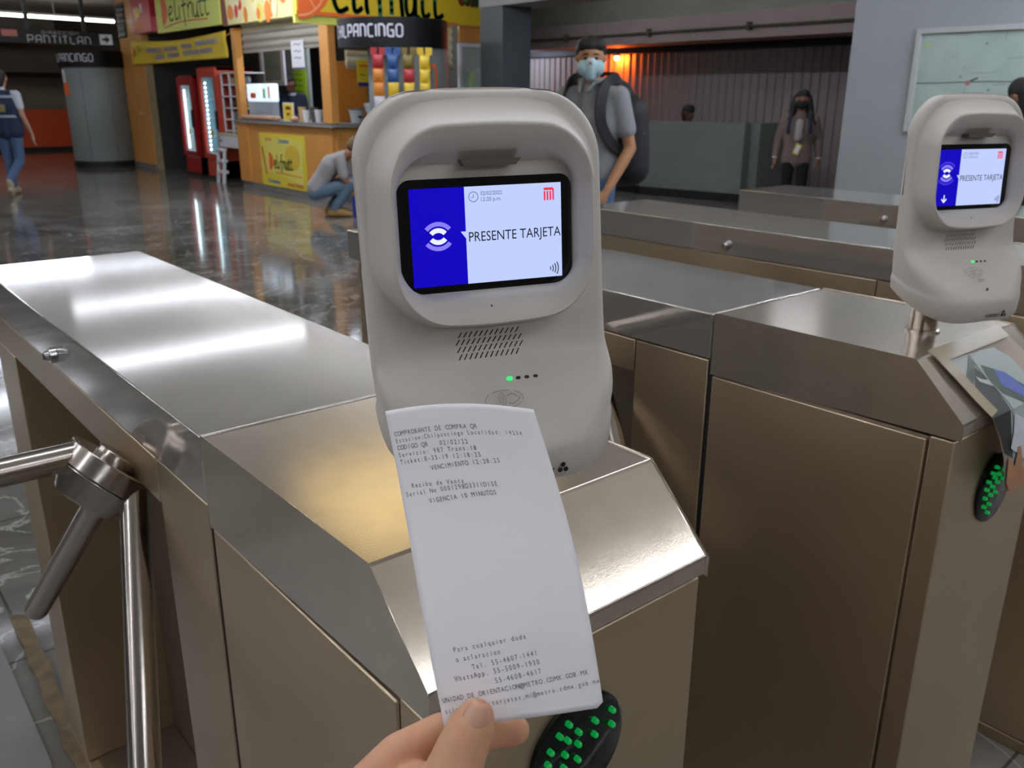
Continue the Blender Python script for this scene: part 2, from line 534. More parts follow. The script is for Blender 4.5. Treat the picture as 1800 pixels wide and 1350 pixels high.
# concrete ceiling beams in the hall on the right
wall('beam_hall', 7.0, 7.55, 4.6, 8.9, 2.46, 3.3, mat('beam_grey', '86857F', .8, var=.15, vscale=(2, 2, 2)), 'grey concrete beam resting on the dark pillar', 'beam')
wall('beam_middle', 8.9, 9.3, -2, 13.5, 2.78, 3.3, CONC_D, 'dark beam between the two ceiling bays', 'beam')
wall('pillar_dark', 7.02, 7.48, 8.45, 8.9, 0, 2.46, DPILLAR, 'dark grey clad pillar behind the white reader', 'pillar')
wall('wall_right', 7.6, 8.2, -3.5, 4.08, 0, 3.3, GREYP, 'light grey panel wall carrying the map board')

# half walls with base strip
HW = [((10.5, 10.3), (10.15, 9.2)), ((10.15, 9.2), (9.95, 8.6)), ((9.95, 8.6), (10.2, 6.95)), ((10.2, 6.95), (11.4, 6.95))]
for i, (a, b) in enumerate(HW):
    d = Vector((b[0] - a[0], b[1] - a[1], 0)).normalized()
    nn = Vector((-d.y, d.x, 0)) * -.0
    off = Vector((d.y, -d.x, 0)) * -.16
    pts = [(a[0], a[1]), (b[0], b[1]), (b[0] + off.x * -1, b[1] + off.y * -1), (a[0] + off.x * -1, a[1] + off.y * -1)]
    struct(MB().prism(pts, 'z', .12, 1.07, HALFW).build('wall_half', smooth=0), 'low grey half wall of the stairwell', 'wall')
    o2 = off * .1
    pts = [(a[0] + o2.x, a[1] + o2.y), (b[0] + o2.x, b[1] + o2.y), (b[0] - off.x, b[1] - off.y), (a[0] - off.x, a[1] - off.y)]
    struct(MB().prism(pts, 'z', 0, .12, BLACK).build('baseboard_half', smooth=0), 'black base strip of the half wall', 'trim')

# ---------------------------------------------------------------- lamps of the hall (fluorescent tubes in rows, many unseen and added for fill)
TUBE_M = mat('fluorescent_tube', 'FFFFFF', .4, emit=TUBE, emit_col='E9F0FF')
HOUS = mat('lamp_housing', 'C8C8C4', .5)
def tube_lamp(a, b, label, m_t=TUBE_M, r=.02, group='fluorescent tubes in the ceiling', house=True):
    a, b = Vector(a), Vector(b)
    o = thing('tube_lamp', label, 'lamp', (a + b) / 2, group=group)
    c = (a + b) / 2
    MB().cyl(a - c, b - c, r, m_t, n=12).build('lamp_tube', o)
    if house:
        d = (b - a).normalized()
        w = Vector((-d.y, d.x, 0)) * .02
        z0, z1 = Vector((0, 0, r + .01)), Vector((0, 0, r + .05))
        vs = [p + q + s_ for s_ in (z0, z1) for p in (a - c, b - c) for q in (-w, w)]
        mb = MB().add(vs, [(0, 2, 3, 1), (4, 5, 7, 6), (0, 1, 5, 4), (2, 6, 7, 3), (0, 4, 6, 2), (1, 3, 7, 5)], HOUS)
        mb.cyl(c * 0 + z1, (0, 0, (3.298 if c.z > 2.7 else 2.259 if c.x > 9 else 2.698) - c.z), .012, HOUS, n=8)
        mb.build('lamp_housing', o, bevel=.003)
    return o
TUBE_B = mat('fluorescent_tube_bright', 'FFFFFF', .4, emit=TUBE * 2.5, emit_col='E9F0FF')
TUBE_D = mat('fluorescent_tube_weak', 'FFFFFF', .4, emit=TUBE * .7, emit_col='E9F0FF')
TUBE_L = mat('fluorescent_tube_dim', 'FFFFFF', .4, emit=13., emit_col='E9F0FF')
for yy, x0, x1, tm in ((-1.85, -.6, 4.5, TUBE_D), (-4.6, -6, 4, TUBE_D), (.75, -1.6, 3.4, TUBE_M), (-.6, 4.6, 7.2, TUBE_B), (.4, -10, -2.0, TUBE_M), (2.7, -10, -1.8, TUBE_M), (4.9, -10, -1.6, TUBE_M),
                       (1.6, 3.8, 7.0, TUBE_B), (14.6, -3.0, 3.4, TUBE_M), (17.2, -3.0, 3.2, TUBE_M), (-4.5, 8.5, 10.2, TUBE_B)):  # first row mirrored in the sloped cover; the rest added as fill light
    zz = 2.92 if yy < 13 else 3.22
    tube_lamp((x0, yy, zz), (x1, yy, zz), 'unseen long fluorescent tube above the frame, lighting the hall', tm)
for xx, y0, y1 in ((4.35, 5.8, 8.9), (4.35, 9.3, 12.2)):  # added out of view to brighten the kiosk front
    tube_lamp((xx, y0, 2.92), (xx, y1, 2.92), 'unseen fluorescent tube added lengthwise above the frame to light the kiosk', TUBE_B)
for y0, y1 in ((5.6, 8.2), (8.8, 11.4)):  # fill tubes added above view for the ribbed wall and ceiling bay
    tube_lamp((9.75, y0, 3.1), (9.75, y1, 3.1), 'unseen fluorescent tube added between the ceiling beams to brighten the ribbed wall', TUBE_D)
for yy, x0, x1 in ((7.05, .2, 3.4), (9.35, 1.9, 4.0), (11.65, -3.0, 4.0)):
    tube_lamp((x0, yy, 2.92), (x1, yy, 2.92), 'dimmer fluorescent tube across the hall ceiling, mirrored in the nearest turnstile top', TUBE_L, r=.013)
tube_lamp((6.7, 10.9, 2.64), (6.7, 13.6, 2.64), 'tube lamp under the kiosk ceiling behind the signs', TUBE_B, group=None)
tube_lamp((3.75, 20.75, 2.93), (6.1, 20.66, 2.90), 'long glowing tube above the black hanging direction sign', r=.028,
          m_t=mat('tube_far', 'FFFFFF', .4, emit=9., emit_col='FFF6E6'))
tube_lamp((-1.0, 20.9, 2.95), (3.55, 20.76, 2.93), 'long glowing tube at the top edge beyond the walking man', r=.028, m_t=MATS['tube_far'])
o = thing('added_ceiling_glow', 'wide white glowing ceiling panel added for its reflection in the second turnstile', 'lamp', (8.65, 4.4, 3.3))  # glow added so the second turnstile top mirrors white
MB().box(-1.0, .2, -.9, 1.0, -.05, 0, HOUS).build('lamp_housing', o, bevel=.01)
MB().box(-.97, .17, -.87, .97, -.065, -.051, mat('added_white_glow', 'FFFFFF', .4, emit=2.2, emit_col='E9F0FF')).build('glow_panel', o)
# added warm panel and hidden cool fill tube, then orange lamp on the ribbed wall
WARM = mat('added_warm_glow', 'FFFFFF', .4, emit=1.5, emit_col='FFE08C')
o = thing('added_ceiling_glow', 'warm glowing ceiling panel added for the golden reflection in the nearest turnstile', 'lamp', (2.6, 3.9, 3.3))  # added so the nearest turnstile top mirrors a golden patch
MB().box(-.75, .75, -.65, .65, -.06, 0, HOUS).build('lamp_housing', o, bevel=.01)
MB().box(-.7, .7, -.6, .6, -.075, -.061, WARM).build('glow_panel', o)
tube_lamp((11.6, 13.55, 2.2), (11.6, 14.35, 2.2), 'cool tube lamp added unseen behind the dark pillar to light the ribbed wall', mat('tube_cool_added', 'FFFFFF', .4, emit=150., emit_col='DDE8FF'), group=None, house=True)  # unseen fill lamp for the bright stretch of ribbed wall
o = thing('wall_lamp', 'small orange lamp glowing high on the ribbed wall', 'lamp', (12.36, 11.6, 2.12))
MB().cyl((0, 0, 0), (0, 0, .05), .07, HOUS, n=16).build('lamp_housing', o)
MB().sph((0, 0, -.03), (.045, .045, .04), mat('orange_bulb', 'FFFFFF', .4, emit=800., emit_col='FF6A1E')).build('bulb', o)

# ================================================================ turnstiles
TS, TW, TH = .8148, .3056, 1.08
def turnstile(k, label, lens=True, arms=True):
    t = thing('turnstile', label, 'turnstile', (k * TS, 0, 0), group='steel turnstiles in a row')
    W = TW
    MB().prism([(.3175, TH), (0, TH), (-.0718, 1.009), (-.0718, .991), (.3175, .984)], 'x', 0, W, STEEL_FRONT).build('front_cover', t, bevel=.0022, seg=3)
    MB().box(0, W, .3225, 1.466, 1.006, TH, STEEL).build('rear_cover', t, bevel=.0022, seg=3)
    MB().box(.004, W - .004, .316, .326, .02, 1.07, BLACK).build('seam_gasket', t, smooth=0)
    # front cabinet: corner panel, door
    MB().box(.0012, W - .0012, -.066, -.0335, .03, .9855, STEEL_DOOR).build('corner_panel', t, bevel=.002)
    MB().box(.0012, W - .0012, -.0295, .3165, .03, .979, STEEL_DOOR).build('door_panel', t, bevel=.002)
    MB().box(.008, W - .008, -.058, .33, .0, .982, STEEL_DARK).build('inner_body', t, smooth=0)
    # passage side: beam, legs, recess
    MB().box(.001, W - .001, .4835, 1.42, .9455, 1.0035, STEEL_SIDE).build('side_beam', t, bevel=.0015)
    MB().box(.001, W - .001, .326, .4805, .03, 1.0035, STEEL_SIDE).build('front_leg', t, bevel=.0015)
    MB().box(.001, W - .001, 1.262, 1.42, .03, .944, STEEL_SIDE).build('rear_leg', t, bevel=.0015)
    MB().box(.186, W - .003, .4805, 1.262, .03, .9455, STEEL_DARK).build('recess_panel', t, bevel=.001)
    MB().box(.0, W, -.062, 1.43, 0, .028, STEEL_SIDE).box(.02, .186, .482, 1.26, .028, .034, STEEL_DARK).build('base_plate', t, bevel=.002)
    MB().box(.01, W - .01, .49, 1.4, 1.0, 1.01, STEEL_DARK).build('inner_tray', t, smooth=0)
    # lock on the rear cover
    lk = MB().cyl((0, .905, 1.031), (-.010, .905, 1.031), .0125, CHROME, .0115, n=20).cyl((-.010, .905, 1.031), (-.016, .905, 1.031), .008, CHROME, .0065, n=16)
    lk.box(-.0185, -.0155, .9035, .9065, 1.026, 1.036, STEEL_DARK)
    lk.build('lock', t, bevel=.0006)
    if arms:
        a = Vector((-.7071, 0, -.7071))
        P0 = Vector((.011, .606, .981))
        hub = MB().cyl(P0 + a * .02, P0 + a * .05, .030, STEEL_TUBE, n=32).cyl(P0 + a * .031, P0 + a * .0575, .060, STEEL_TUBE, n=40)
        hub.cyl(P0 + a * .0583, P0 + a * .092, .0595, STEEL_TUBE, .042, n=40)
        h = hub.build('tripod_hub', t, bevel=.0015)
        for e in ((-1, 0, 0), (-.22, .6124, -.75), (-.25, -.6124, -.75)):
            e = Vector(e).normalized()
            p0, p1 = P0 + e * .060, P0 + e * .455
            MB().cyl(p0, p1, .0175, STEEL_TUBE, n=28).sph(p1, .0175, STEEL_TUBE, 20, 10).build('tripod_arm', h, smooth=50)
    if lens:
        ln = MB()
        for (z0, r0), (z1, r1) in (((0, .0525), (.004, .0525)), ((.004, .0525), (.006, .049))):
            ln.cyl((.152, -.066 - z0, .88), (.152, -.066 - z1, .88), r0, LENS, r1, n=48)
        L = ln.build('indicator_window', t)
        for (x, z) in ((.1863, .9053), (.1865, .8905), (.1658, .9049), (.1658, .8909), (.1467, .9035), (.1352, .9170), (.1345, .9015), (.1253, .9104),
                       (.1465, .8915), (.1317, .8887), (.1156, .900), (.1128, .8891), (.1308, .8759), (.113, .876), (.1145, .8625), (.131, .862), (.1465, .876), (.131, .849)):
            d = MB().cyl((x, -.0718, z), (x, -.0755, z), .0027, LEDL, n=14).sph((x, -.0755, z), .0027, LEDL, 12, 8)
            d.build('indicator_led', L)
    return t
turnstile(0, 'brushed steel turnstile nearest the camera, topped by the reader behind the receipt')
turnstile(1, 'brushed steel turnstile with the second reader and a taped picture notice')
turnstile(2, 'brushed steel turnstile third from camera, with no reader in view', lens=False, arms=False)
turnstile(3, 'brushed steel turnstile farthest away, beside the woman with black mask', lens=False, arms=False)

# ================================================================ ticket readers
def rrect(cx, cz, hw, hh, r, n=10, top=0., bot=0.):
    """rounded rectangle in (x, z); top and bot arch the upper and lower side outward"""
    pts = []
    for (sx, sz, a0) in ((1, 1, 0), (-1, 1, PI / 2), (-1, -1, PI), (1, -1, 1.5 * PI)):
        for i in range(n + 1):
            a = a0 + PI / 2 * i / n
            pts.append((sx * (hw - r) + r * math.cos(a), sz * (hh - r) + r * math.sin(a)))
        if (sx, sz) in ((1, 1), (-1, -1)):      # extra points along the long sides
            for i in range(1, 8):
                pts.append((sx * (hw - r) * (1 - 2 * i / 8), sz * hh))
        else:
            for i in range(1, 6):
                pts.append((sx * hw, sz * (hh - r) * (1 - 2 * i / 6)))
    o = []
    for x, z in pts:
        k = max(0, 1 - (x / hw) ** 2)
        zz = z + (top * k if z > hh * .6 else 0) - (bot * k if z < -hh * .6 else 0)
        o.append((cx + x, cz + zz))
    return o
def smooth_interp(tab, z):
    for (z0, *a), (z1, *b) in zip(tab[:-1], tab[1:]):
        if z <= z1:
            t = (z - z0) / (z1 - z0)
            return [p + (q - p) * t for p, q in zip(a, b)]
    return list(tab[-1][1:])
# z, half width, back, front, front corner radius, back corner radius     (front is local -y)
BODY = [(.0290, .078, .024, .082, .040, .006), (.0305, .0860, .021, .0895, .048, .008), (.0330, .0930, .020, .0955, .056, .008), (.0375, .0965, .020, .0985, .060, .008),
        (.0600, .0980, .020, .1000, .062, .008), (.0640, .0976, .020, .0992, .061, .008), (.0670, .0966, .020, .0968, .057, .008), (.0715, .0964, .020, .0930, .050, .008),
        (.080, .0966, .020, .0860, .038, .008), (.090, .0970, .020, .0775, .027, .008), (.100, .0974, .020, .0690, .019, .008), (.108, .0976, .020, .0620, .015, .008),
        (.115, .0978, .020, .0560, .013, .008), (.121, .0979, .020, .0518, .012, .008), (.128, .0980, .020, .0488, .012, .008), (.140, .0982, .020, .0465, .012, .008),
        (.155, .0983, .020, .0448, .012, .008), (.20, .0985, .020, .0415, .012, .008), (.25, .0985, .020, .0385, .012, .008), (.27, .0985, .020, .0375, .012, .008)]
FRONT = [(z + .54 * max(0, 1 - (z - .029) / .105) * (.100 - f), f) for z, hw, b, f, rf, rb in BODY[3:]]
def front_at(z):
    return smooth_interp(FRONT, z)[0]
def ring3(hw, b, f, rf, rb, z, n=7):
    rf, rb = min(rf, hw * .95), min(rb, hw * .95)
    pts = []
    for (sx, yy, r, a0) in ((1, b, rb, 0), (-1, b, rb, PI / 2), (-1, f, rf, PI), (1, f, rf, 1.5 * PI)):
        back = yy == b
        cx = sx * (hw - r)
        cy = (-b - r) if back else (-f + r)
        for i in range(n + 1):
            a = a0 + PI / 2 * i / n
            pts.append((cx + r * math.cos(a), cy + r * math.sin(a), z))
        if (sx, back) == (-1, False):
            for i in range(1, 10):
                pts.append((-(hw - r) * (1 - 2 * i / 10), -f, z))
    ox, tl = .002 - .022 * z, .54 * max(0, 1 - (z - .029) / .105)
    return [(x + ox, y, zz + tl * max(0, .100 + y)) for x, y, zz in pts]
def reader(k, roll, label, variant):
    W = thing('ticket_reader', label, 'ticket reader', (k * TS + .1595, .0686, TH), math.radians(-19.5), group='white ticket readers on posts')
    W.rotation_euler = (0, roll, math.radians(-19.5))
    # post
    p = MB().lathe([(.024, 0), (.024, .003), (.0195, .0035), (.0195, .06), (.0195, .20)], STEEL_TUBE, n=36)
    p.box(-.03, .03, -.024, .006, .12, .20, STEEL_DARK)
    p.build('post', W)
    # housing
    rings = [ring3(hw, b, f, rf, rb, z) for z, hw, b, f, rf, rb in BODY]
    R, zc = .053, .2735
    for i in range(1, 15):
        a = PI / 2 * i / 14
        z = zc + R * math.sin(a)
        hw = .0985 - R * (1 - math.cos(a))
        e = min(1, max(0, z - .318) / .0088)
        d = .0075 * (1 - math.sqrt(max(0, 1 - e ** 2)))
        f_ = .0372 - .04 * (z - .27)
        rings.append(ring3(hw, .020 + d, f_ - d, max(.002, .012 - d), .006, z))
    for z, hw in ((.3272, .037), (.3278, .026), (.3281, .012)):
        rings.append(ring3(hw, .0285, .0290, .0002, .0002, z))
    MB().loft(rings, BEIGE).build('housing', W, smooth=50)
    # hood round the screen
    cx = -.0045
    def hoodring(hw, zb, zt, r, f, top, bot, lean=.06):
        zc_, hh = (zb + zt) / 2, (zt - zb) / 2
        return [(x, -(f - lean * (z - .225)), z) for x, z in rrect(cx, zc_, hw, hh, r, top=top, bot=bot)]
    hr = [hoodring(.0925, .1560, .3190, .052, .0372, .006, .006), hoodring(.0885, .1575, .3135, .049, .0415, .006, .006), hoodring(.0845, .1595, .3075, .045, .0480, .0055, .006),
          hoodring(.0815, .1612, .3030, .042, .0550, .0055, .006), hoodring(.0800, .1622, .3008, .041, .0605, .005, .006), hoodring(.0793, .1632, .2998, .040, .0628, .005, .006),
          hoodring(.0780, .1645, .2985, .039, .0640, .005, .006), hoodring(.0765, .1660, .2968, .037, .0636, .005, .006), hoodring(.0735, .1768, .2812, .030, .0535, .0045, .002),
          hoodring(.0725, .1777, .2802, .029, .0515, .004, .0015), hoodring(.0705, .1795, .2775, .022, .0450, .002, .0005), hoodring(.0700, .1800, .2750, .016, .0405, .0, .0)]
    MB().loft(hr, BEIGE, cap0=False, cap1=False).build('screen_hood', W, smooth=55)
    # notch above the screen
    MB().loft([[(cx - .020, -.0500, .2735), (cx + .020, -.0500, .2735), (cx + .0235, -.0515, .2785), (cx - .0235, -.0515, .2785)],
               [(cx - .019, -.034, .2725), (cx + .019, -.034, .2725), (cx + .022, -.034, .2768), (cx - .022, -.034, .2768)]], SLOT).build('sensor_slot', W, smooth=0)
    # screen: black glass and the lit display (tilted with the hood)
    ty = .0412
    tilt = math.radians(3.4)
    def S(zc_):
        M_ = frame_at((cx, -(ty + .0004), zc_), (1, 0, 0), (0, math.sin(tilt), math.cos(tilt)))
        return M_
    gz = .2215
    b = MB()
    b.M = S(gz)
    pts = rrect(0, 0, .0692, .0430, .010, n=6)
    b.add([(x, y, 0) for x, y in pts] + [(x, y, -.006) for x, y in pts], [tuple(range(len(pts)))] + [(i, len(pts) + i, len(pts) + (i + 1) % len(pts), (i + 1) % len(pts)) for i in range(len(pts))], GLASSBLK)
    b.build('screen_bezel', W, smooth=0)
    d = MB()
    d.M = S(gz)
    hw, hh = .0606, .0364
    sx = -hw + 2 * hw * .352
    d.flat([(-hw, -hh), (sx, -hh), (sx, hh), (-hw, hh)], SCR_B, .0003)
    d.flat([(sx, -hh), (hw, -hh), (hw, hh), (sx, hh)], SCR_W, .0003)
    d.flat([(sx + .0004, -.0025), (sx + .0004, .0035), (sx - .0042, .0035)], SCR_W, .0005)
    ix, iy = -.0398, 0.0010 if variant == 0 else .0060
    VIO = mat('screen_violet', '000000', .5, spec=.1, emit=1., emit_col='4A34DE')
    for sgn in (1, -1):
        a0, a1 = (PI * .23, PI * .77) if sgn > 0 else (-PI * .77, -PI * .23)
        oy = iy - sgn * .0028
        for i, (r0, r1) in enumerate(((.0055, .0090), (.0104, .0136)) if variant == 0 else ((.0052, .0088), (.0104, .0138), (.0156, .0180))):
            d.arc((ix, oy), r0, r1, a0, a1, (SCR_P, SCR_L, VIO)[i], .0006)
    if variant == 1:
        d.ribbon([(ix, -.0220), (ix, -.0310)], .0018, SCR_P, .0006)
        d.ribbon([(ix - .0042, -.0272), (ix, -.0315), (ix + .0042, -.0272)], .0018, SCR_P, .0006)
    d.text('PRESENTE TARJETA', .0105, SCR_D, sx + .0022, -.0045, .0006, width=.0755)
    d.arc((sx + .0070, .0287), .0034, .0039, 0, 2 * PI, SCR_G, .0006, 24)
    d.ribbon([(sx + .0070, .0308), (sx + .0070, .0284), (sx + .0052, .0284)], .0004, SCR_G, .0006)
    d.text('02/02/2022', .0042, SCR_G, sx + .0128, .0296, .0006, width=.0170)
    d.text('12:20 p.m.', .0042, SCR_G, sx + .0130, .0252, .0006, width=.0160)
    # red station mark in the corner
    rx, ry = hw - .0105, .0232
    for i in range(4):
        d.flat([(rx - .004 + i * .0024, ry), (rx - .0026 + i * .0024, ry), (rx - .0026 + i * .0024, ry + .0070), (rx - .004 + i * .0024, ry + .0070)], SCR_R, .0006)
    d.flat([(rx - .004, ry + .0076), (rx + .0046, ry + .0076), (rx + .0034, ry + .0096), (rx - .004, ry + .0096)], SCR_R, .0006)
    d.flat([(rx + .0032, ry + .004), (rx + .0046, ry + .004), (rx + .0046, ry + .0086), (rx + .0032, ry + .0092)], SCR_R, .0006)
    for i, r_ in enumerate((.0030, .0052, .0074, .0096)):
        d.arc((hw - .0125, -.0298), r_ - .0008, r_, -.55 if i else -.5, .55, SCR_D, .0006, 8)
    d.build('display', W, smooth=0)
    # speaker grille
    g = MB()
    for row in range(4):
        n_ = 13 if row in (1, 2) else 12
        z = .1455 - row * .0056
        for i in range(n_):
            x = -.0075 + (i - (n_ - 1) / 2) * .0043 + (.0, .0, .0006, -.001)[row]
            f0, f1 = front_at(z - .0022), front_at(z + .0022)
            g.add([(x - .0021, -f0 - .0003, z - .0021), (x - .0009, -f0 - .0003, z - .0021), (x + .0021, -f1 - .0003, z + .0021), (x + .0009, -f1 - .0003, z + .0021)], [(0, 1, 2, 3)], HOLE)
    g.build('speaker_grille', W, smooth=0)
    # status lights on the shelf
    zl = .1112
    for i in range(4):
        f = front_at(zl)
        o = MB().sph((0, 0, 0), (.0022, .0012, .0016) if i else (.0026, .0014, .0020), LEDG if i == 0 else LEDD, 14, 8)
        l_ = o.build('status_light', W, loc=(.0030 + i * .0073, -f - .0002, zl - i * .0002))
        if i == 0:
            l_['label'] = 'lit green status light'
    MB().sph((0, 0, 0), (.0008, .0005, .0008), HOLE, 8, 6).build('microphone_hole', W, loc=(-.0095, -.0610, .1705))
    # printed contactless mark on the shelf
    z0, z1 = .086, .104
    f0, f1 = front_at(z0), front_at(z1)
    up = Vector((0, (f0 - f1), z1 - z0)).normalized()
    q = MB()
    q.M = frame_at((-.006, -front_at(.0965) - .0006, .0965 + .003), (1, 0, 0), up)
    GR = mat('reader_print', '8E887F', .6)
    for i in range(26):
        if i % 5 == 4:
            continue
        a0 = 2 * PI * i / 26
        q.ribbon([(.0155 * math.cos(a0 + j * .08), .0075 * math.sin(a0 + j * .08)) for j in range(4)], .0005, GR)
    for i in range(4):
        q.arc((-.0075, 0), .003 + .0018 * i, .0035 + .0018 * i, -.8, .8, GR, 0, 6)
    q.ribbon([(.0025, -.003), (.006, -.0045), (.011, -.002), (.013, .001)], .0006, GR)
    q.ribbon([(.0025, .0025), (.007, .004), (.011, .001)], .0006, GR)
    for i, l_ in enumerate((.011, .008)):
        q.ribbon([(.002, -.0110 - .0028 * i), (.002 + l_, -.0110 - .0028 * i)], .0011, GR)
    q.build('contactless_mark', W, smooth=0)
    MB().sph((0, 0, 0), (.0022, .0012, .0022), SLOT, 12, 8).build('sensor_hole', W, loc=(.0075, -front_at(.0765) + .0002, .0785))
    # maker's mark on the skirt
    t = MB()
    t.M = frame_at((.0, -.1004, .0420), (1, 0, 0), (0, 0, 1))
    t.text('CONDUENT', .0058, BLACK, .001, 0, 0, width=.0255, bold=.02)
    for i in range(3):
        a = PI / 2 + i * 2 * PI / 3
        t.disc((.0335 + .0028 * math.cos(a), .0030 + .0028 * math.sin(a)), .0021, BLACK, 0, 10)
    t.build('maker_mark', W, smooth=0)
    return W
reader(0, math.radians(-1.0), 'white ticket reader right behind the hand-held receipt', 0)
reader(1, math.radians(0.0), 'white ticket reader cut by the right edge, above the taped notice', 1)

# ================================================================ receipt held in the hand
TL, TR, BL, BR = Vector((-0.0450, -0.1087, 1.2399)), Vector((0.0131, -0.1640, 1.2432)), Vector((-0.0745, -0.2002, 1.1079)), Vector((-0.0094, -0.2450, 1.1142))
NRM = (BL - TL).cross(TR - TL).normalized()
if NRM.dot(CAM - TL) < 0:
    NRM = -NRM
EU = (TL - BL).normalized()
ER = (TR - TL).normalized()
def paper(s_, t_):
    p = TL.lerp(TR, s_).lerp(BL.lerp(BR, s_), t_)
    return p + NRM * (.007 * math.sin(PI * s_) - .002 * math.sin(2 * PI * t_)) + EU * (.0022 * 4 * s_ * (1 - s_) * (1 - t_) ** 2) + ER * (.0042 * math.sin(PI * t_) * s_)
rc = thing('receipt', 'white paper receipt with printed lines held up by the hand', 'receipt', paper(.5, 1))
org = paper(.5, 1)
NS, NT = 24, 60
vs, fs = [], []
for j in range(NT + 1):
    for i in range(NS + 1):
        s_, t_ = i / NS, j / NT
        if j == NT and s_ > .93:
            pass
        vs.append(paper(s_, t_) - org)
for j in range(NT):
    for i in range(NS):
        if not (i >= NS - 1 and j >= NT - 1):
            a = j * (NS + 1) + i
            fs.append((a, a + 1, a + NS + 2, a + NS + 1))
a = (NT - 1) * (NS + 1) + NS - 1
fs.append((a, a + 1, a + NS + 1))
pm = MB().add(vs, fs, PAPER)
po = pm.build('paper_sheet', rc, smooth=180)
so = po.modifiers.new('thick', 'SOLIDIFY')
so.thickness = .00012
so.offset = -1 if False else 0
LINES = [('COMPROBANTE DE COMPRA QR', (0.0308, 0.0820), (0.5981, 0.0753)), ('Estacion:Chilpancingo Localidad: 14234', (0.0291, 0.1049), (0.8752, 0.0918)),
         ('CODIGO QR   02/02/22', (0.0314, 0.1282), (0.5132, 0.1266)), ('Servicio: 987 Trans:18', (0.0291, 0.1529), (0.5574, 0.1477)),
         ('Ticket:8-33-19 12:18:25', (0.0315, 0.1760), (0.5750, 0.1705)), ('VENCIMIENTO 12:28:25', (0.2289, 0.2067), (0.6840, 0.1889)),
         ('Recibo de Venta', (0.0771, 0.2569), (0.4262, 0.2552)), ('Serial No 0001298D3311D15E', (0.0277, 0.2842), (0.6312, 0.2673)), ('VIGENCIA 10 MINUTOS', (0.1728, 0.3128), (0.6109, 0.2956)),
         ('Para cualquier duda', (0.1474, 0.7794), (0.6050, 0.7555)), ('o aclaracion', (0.1502, 0.8084), (0.4362, 0.7948)), ('Tel. 55-4607-1441', (0.2431, 0.8343), (0.6547, 0.8084)),
         ('WhatsApp. 55-5009-1930', (0.1237, 0.8648), (0.6586, 0.8365)), ('55-4608-4617', (0.3658, 0.8804), (0.6592, 0.8644)),
         ('UNIDAD_DE_ORIENTACION@METRO.CDMX.GOB.MX', (0.0187, 0.9244), (0.9354, 0.8841)), ('aclaraciones_tarjetas_mi@metro.cdmx.gob.mx', (0.0195, 0.9560), (1.0005, 0.9153))]
SW, SH = (TR - TL).length * 1.04, (BL - TL).length
for txt, a, b in LINES:
    pr = MB()
    a, b = Vector((a[0] * SW, a[1] * SH)), Vector((b[0] * SW, b[1] * SH))
    L = (b - a).length
    e = (b - a) / L
    nrm_ = Vector((e.y, -e.x))
    cell = L / len(txt)
    hgt = .0026 if len(txt) < 30 else .0024
    for i, ch in enumerate(txt):
        if ch == ' ':
            continue
        tv, tf, tw = text_mesh(ch)
        wv = min(tw / .6, 1.25) * cell * .80
        if ch in '.:,iIl1':
            wv = tw / .6 * cell * .8
        k = wv / max(tw, 1e-6)
        x0 = cell * (i + .5) - wv / 2
        pv = []
        for q in tv:
            uv = a + e * (x0 + q[0] * k) + nrm_ * ((q[1] - .34) * hgt / .72)
            pv.append(paper(uv.x / SW, uv.y / SH) + NRM * .00022 - org)
        pr.add(pv, tf, INK)
    pr.build('printed_line', rc, smooth=0)

# ================================================================ the hand
def P_(px):
    return Vector(px)
HR = Vector((-0.0891, -0.2095, 1.0742))
hand = thing('person', 'bare hand and forearm reaching in from below to pinch the receipt', 'person', HR)
def hc(*chain):
    """chain of ((x,y,z), radius) -> capsules relative to the root"""
    return [(Vector(a[0]) - HR, Vector(b[0]) - HR, a[1], b[1]) for a, b in zip(chain[:-1], chain[1:])]
caps = []
# thumb lies on the front of the sheet
caps += hc(((-0.1079, -0.2251, 1.0715), .020), ((-0.0909, -0.2244, 1.0933), .0165), ((-0.0799, -0.2201, 1.1085), .0125), ((-0.0718, -0.2185, 1.1167), .0118), ((-0.0681, -0.2172, 1.1208), .0092))
# forefinger runs behind the sheet
caps += hc(((-0.1158, -0.1820, 1.0701), .0150), ((-0.0901, -0.1815, 1.0861), .0115), ((-0.0685, -0.1884, 1.0929), .0105), ((-0.0507, -0.1985, 1.0913), .0095), ((-0.0363, -0.2086, 1.0909), .0080))
# middle, ring and little finger curl under it
caps += hc(((-0.1159, -0.1888, 1.0542), .0150), ((-0.0791, -0.1869, 1.0601), .0108), ((-0.0587, -0.1963, 1.0584), .0096), ((-0.0474, -0.2041, 1.0561), .0082))
caps += hc(((-0.1182, -0.1961, 1.0331), .0145), ((-0.0849, -0.1889, 1.0345), .0104), ((-0.0681, -0.1959, 1.0350), .0092), ((-0.0585, -0.2044, 1.0340), .0078))
caps += hc(((-0.1244, -0.2049, 1.0165), .0135), ((-0.0966, -0.1933, 1.0144), .0092), ((-0.0812, -0.1982, 1.0140), .0080), ((-0.0734, -0.2050, 1.0132), .0068))
# palm, web and wrist
caps += hc(((-0.1174, -0.2029, 1.0665), .022), ((-0.1295, -0.2202, 1.0348), .024), ((-0.1429, -0.2361, 1.0198), .027), ((-0.1910, -0.2742, 0.9817), .036))
caps += hc(((-0.1056, -0.2149, 1.0615), .020), ((-0.1235, -0.2252, 1.0349), .022))
caps += hc(((-0.1142, -0.1928, 1.0704), .0150), ((-0.0933, -0.2041, 1.0848), .0120), ((-0.0876, -0.2151, 1.0894), .0120))
body = blob('hand', caps, .0016, SKIN, hand, 6)
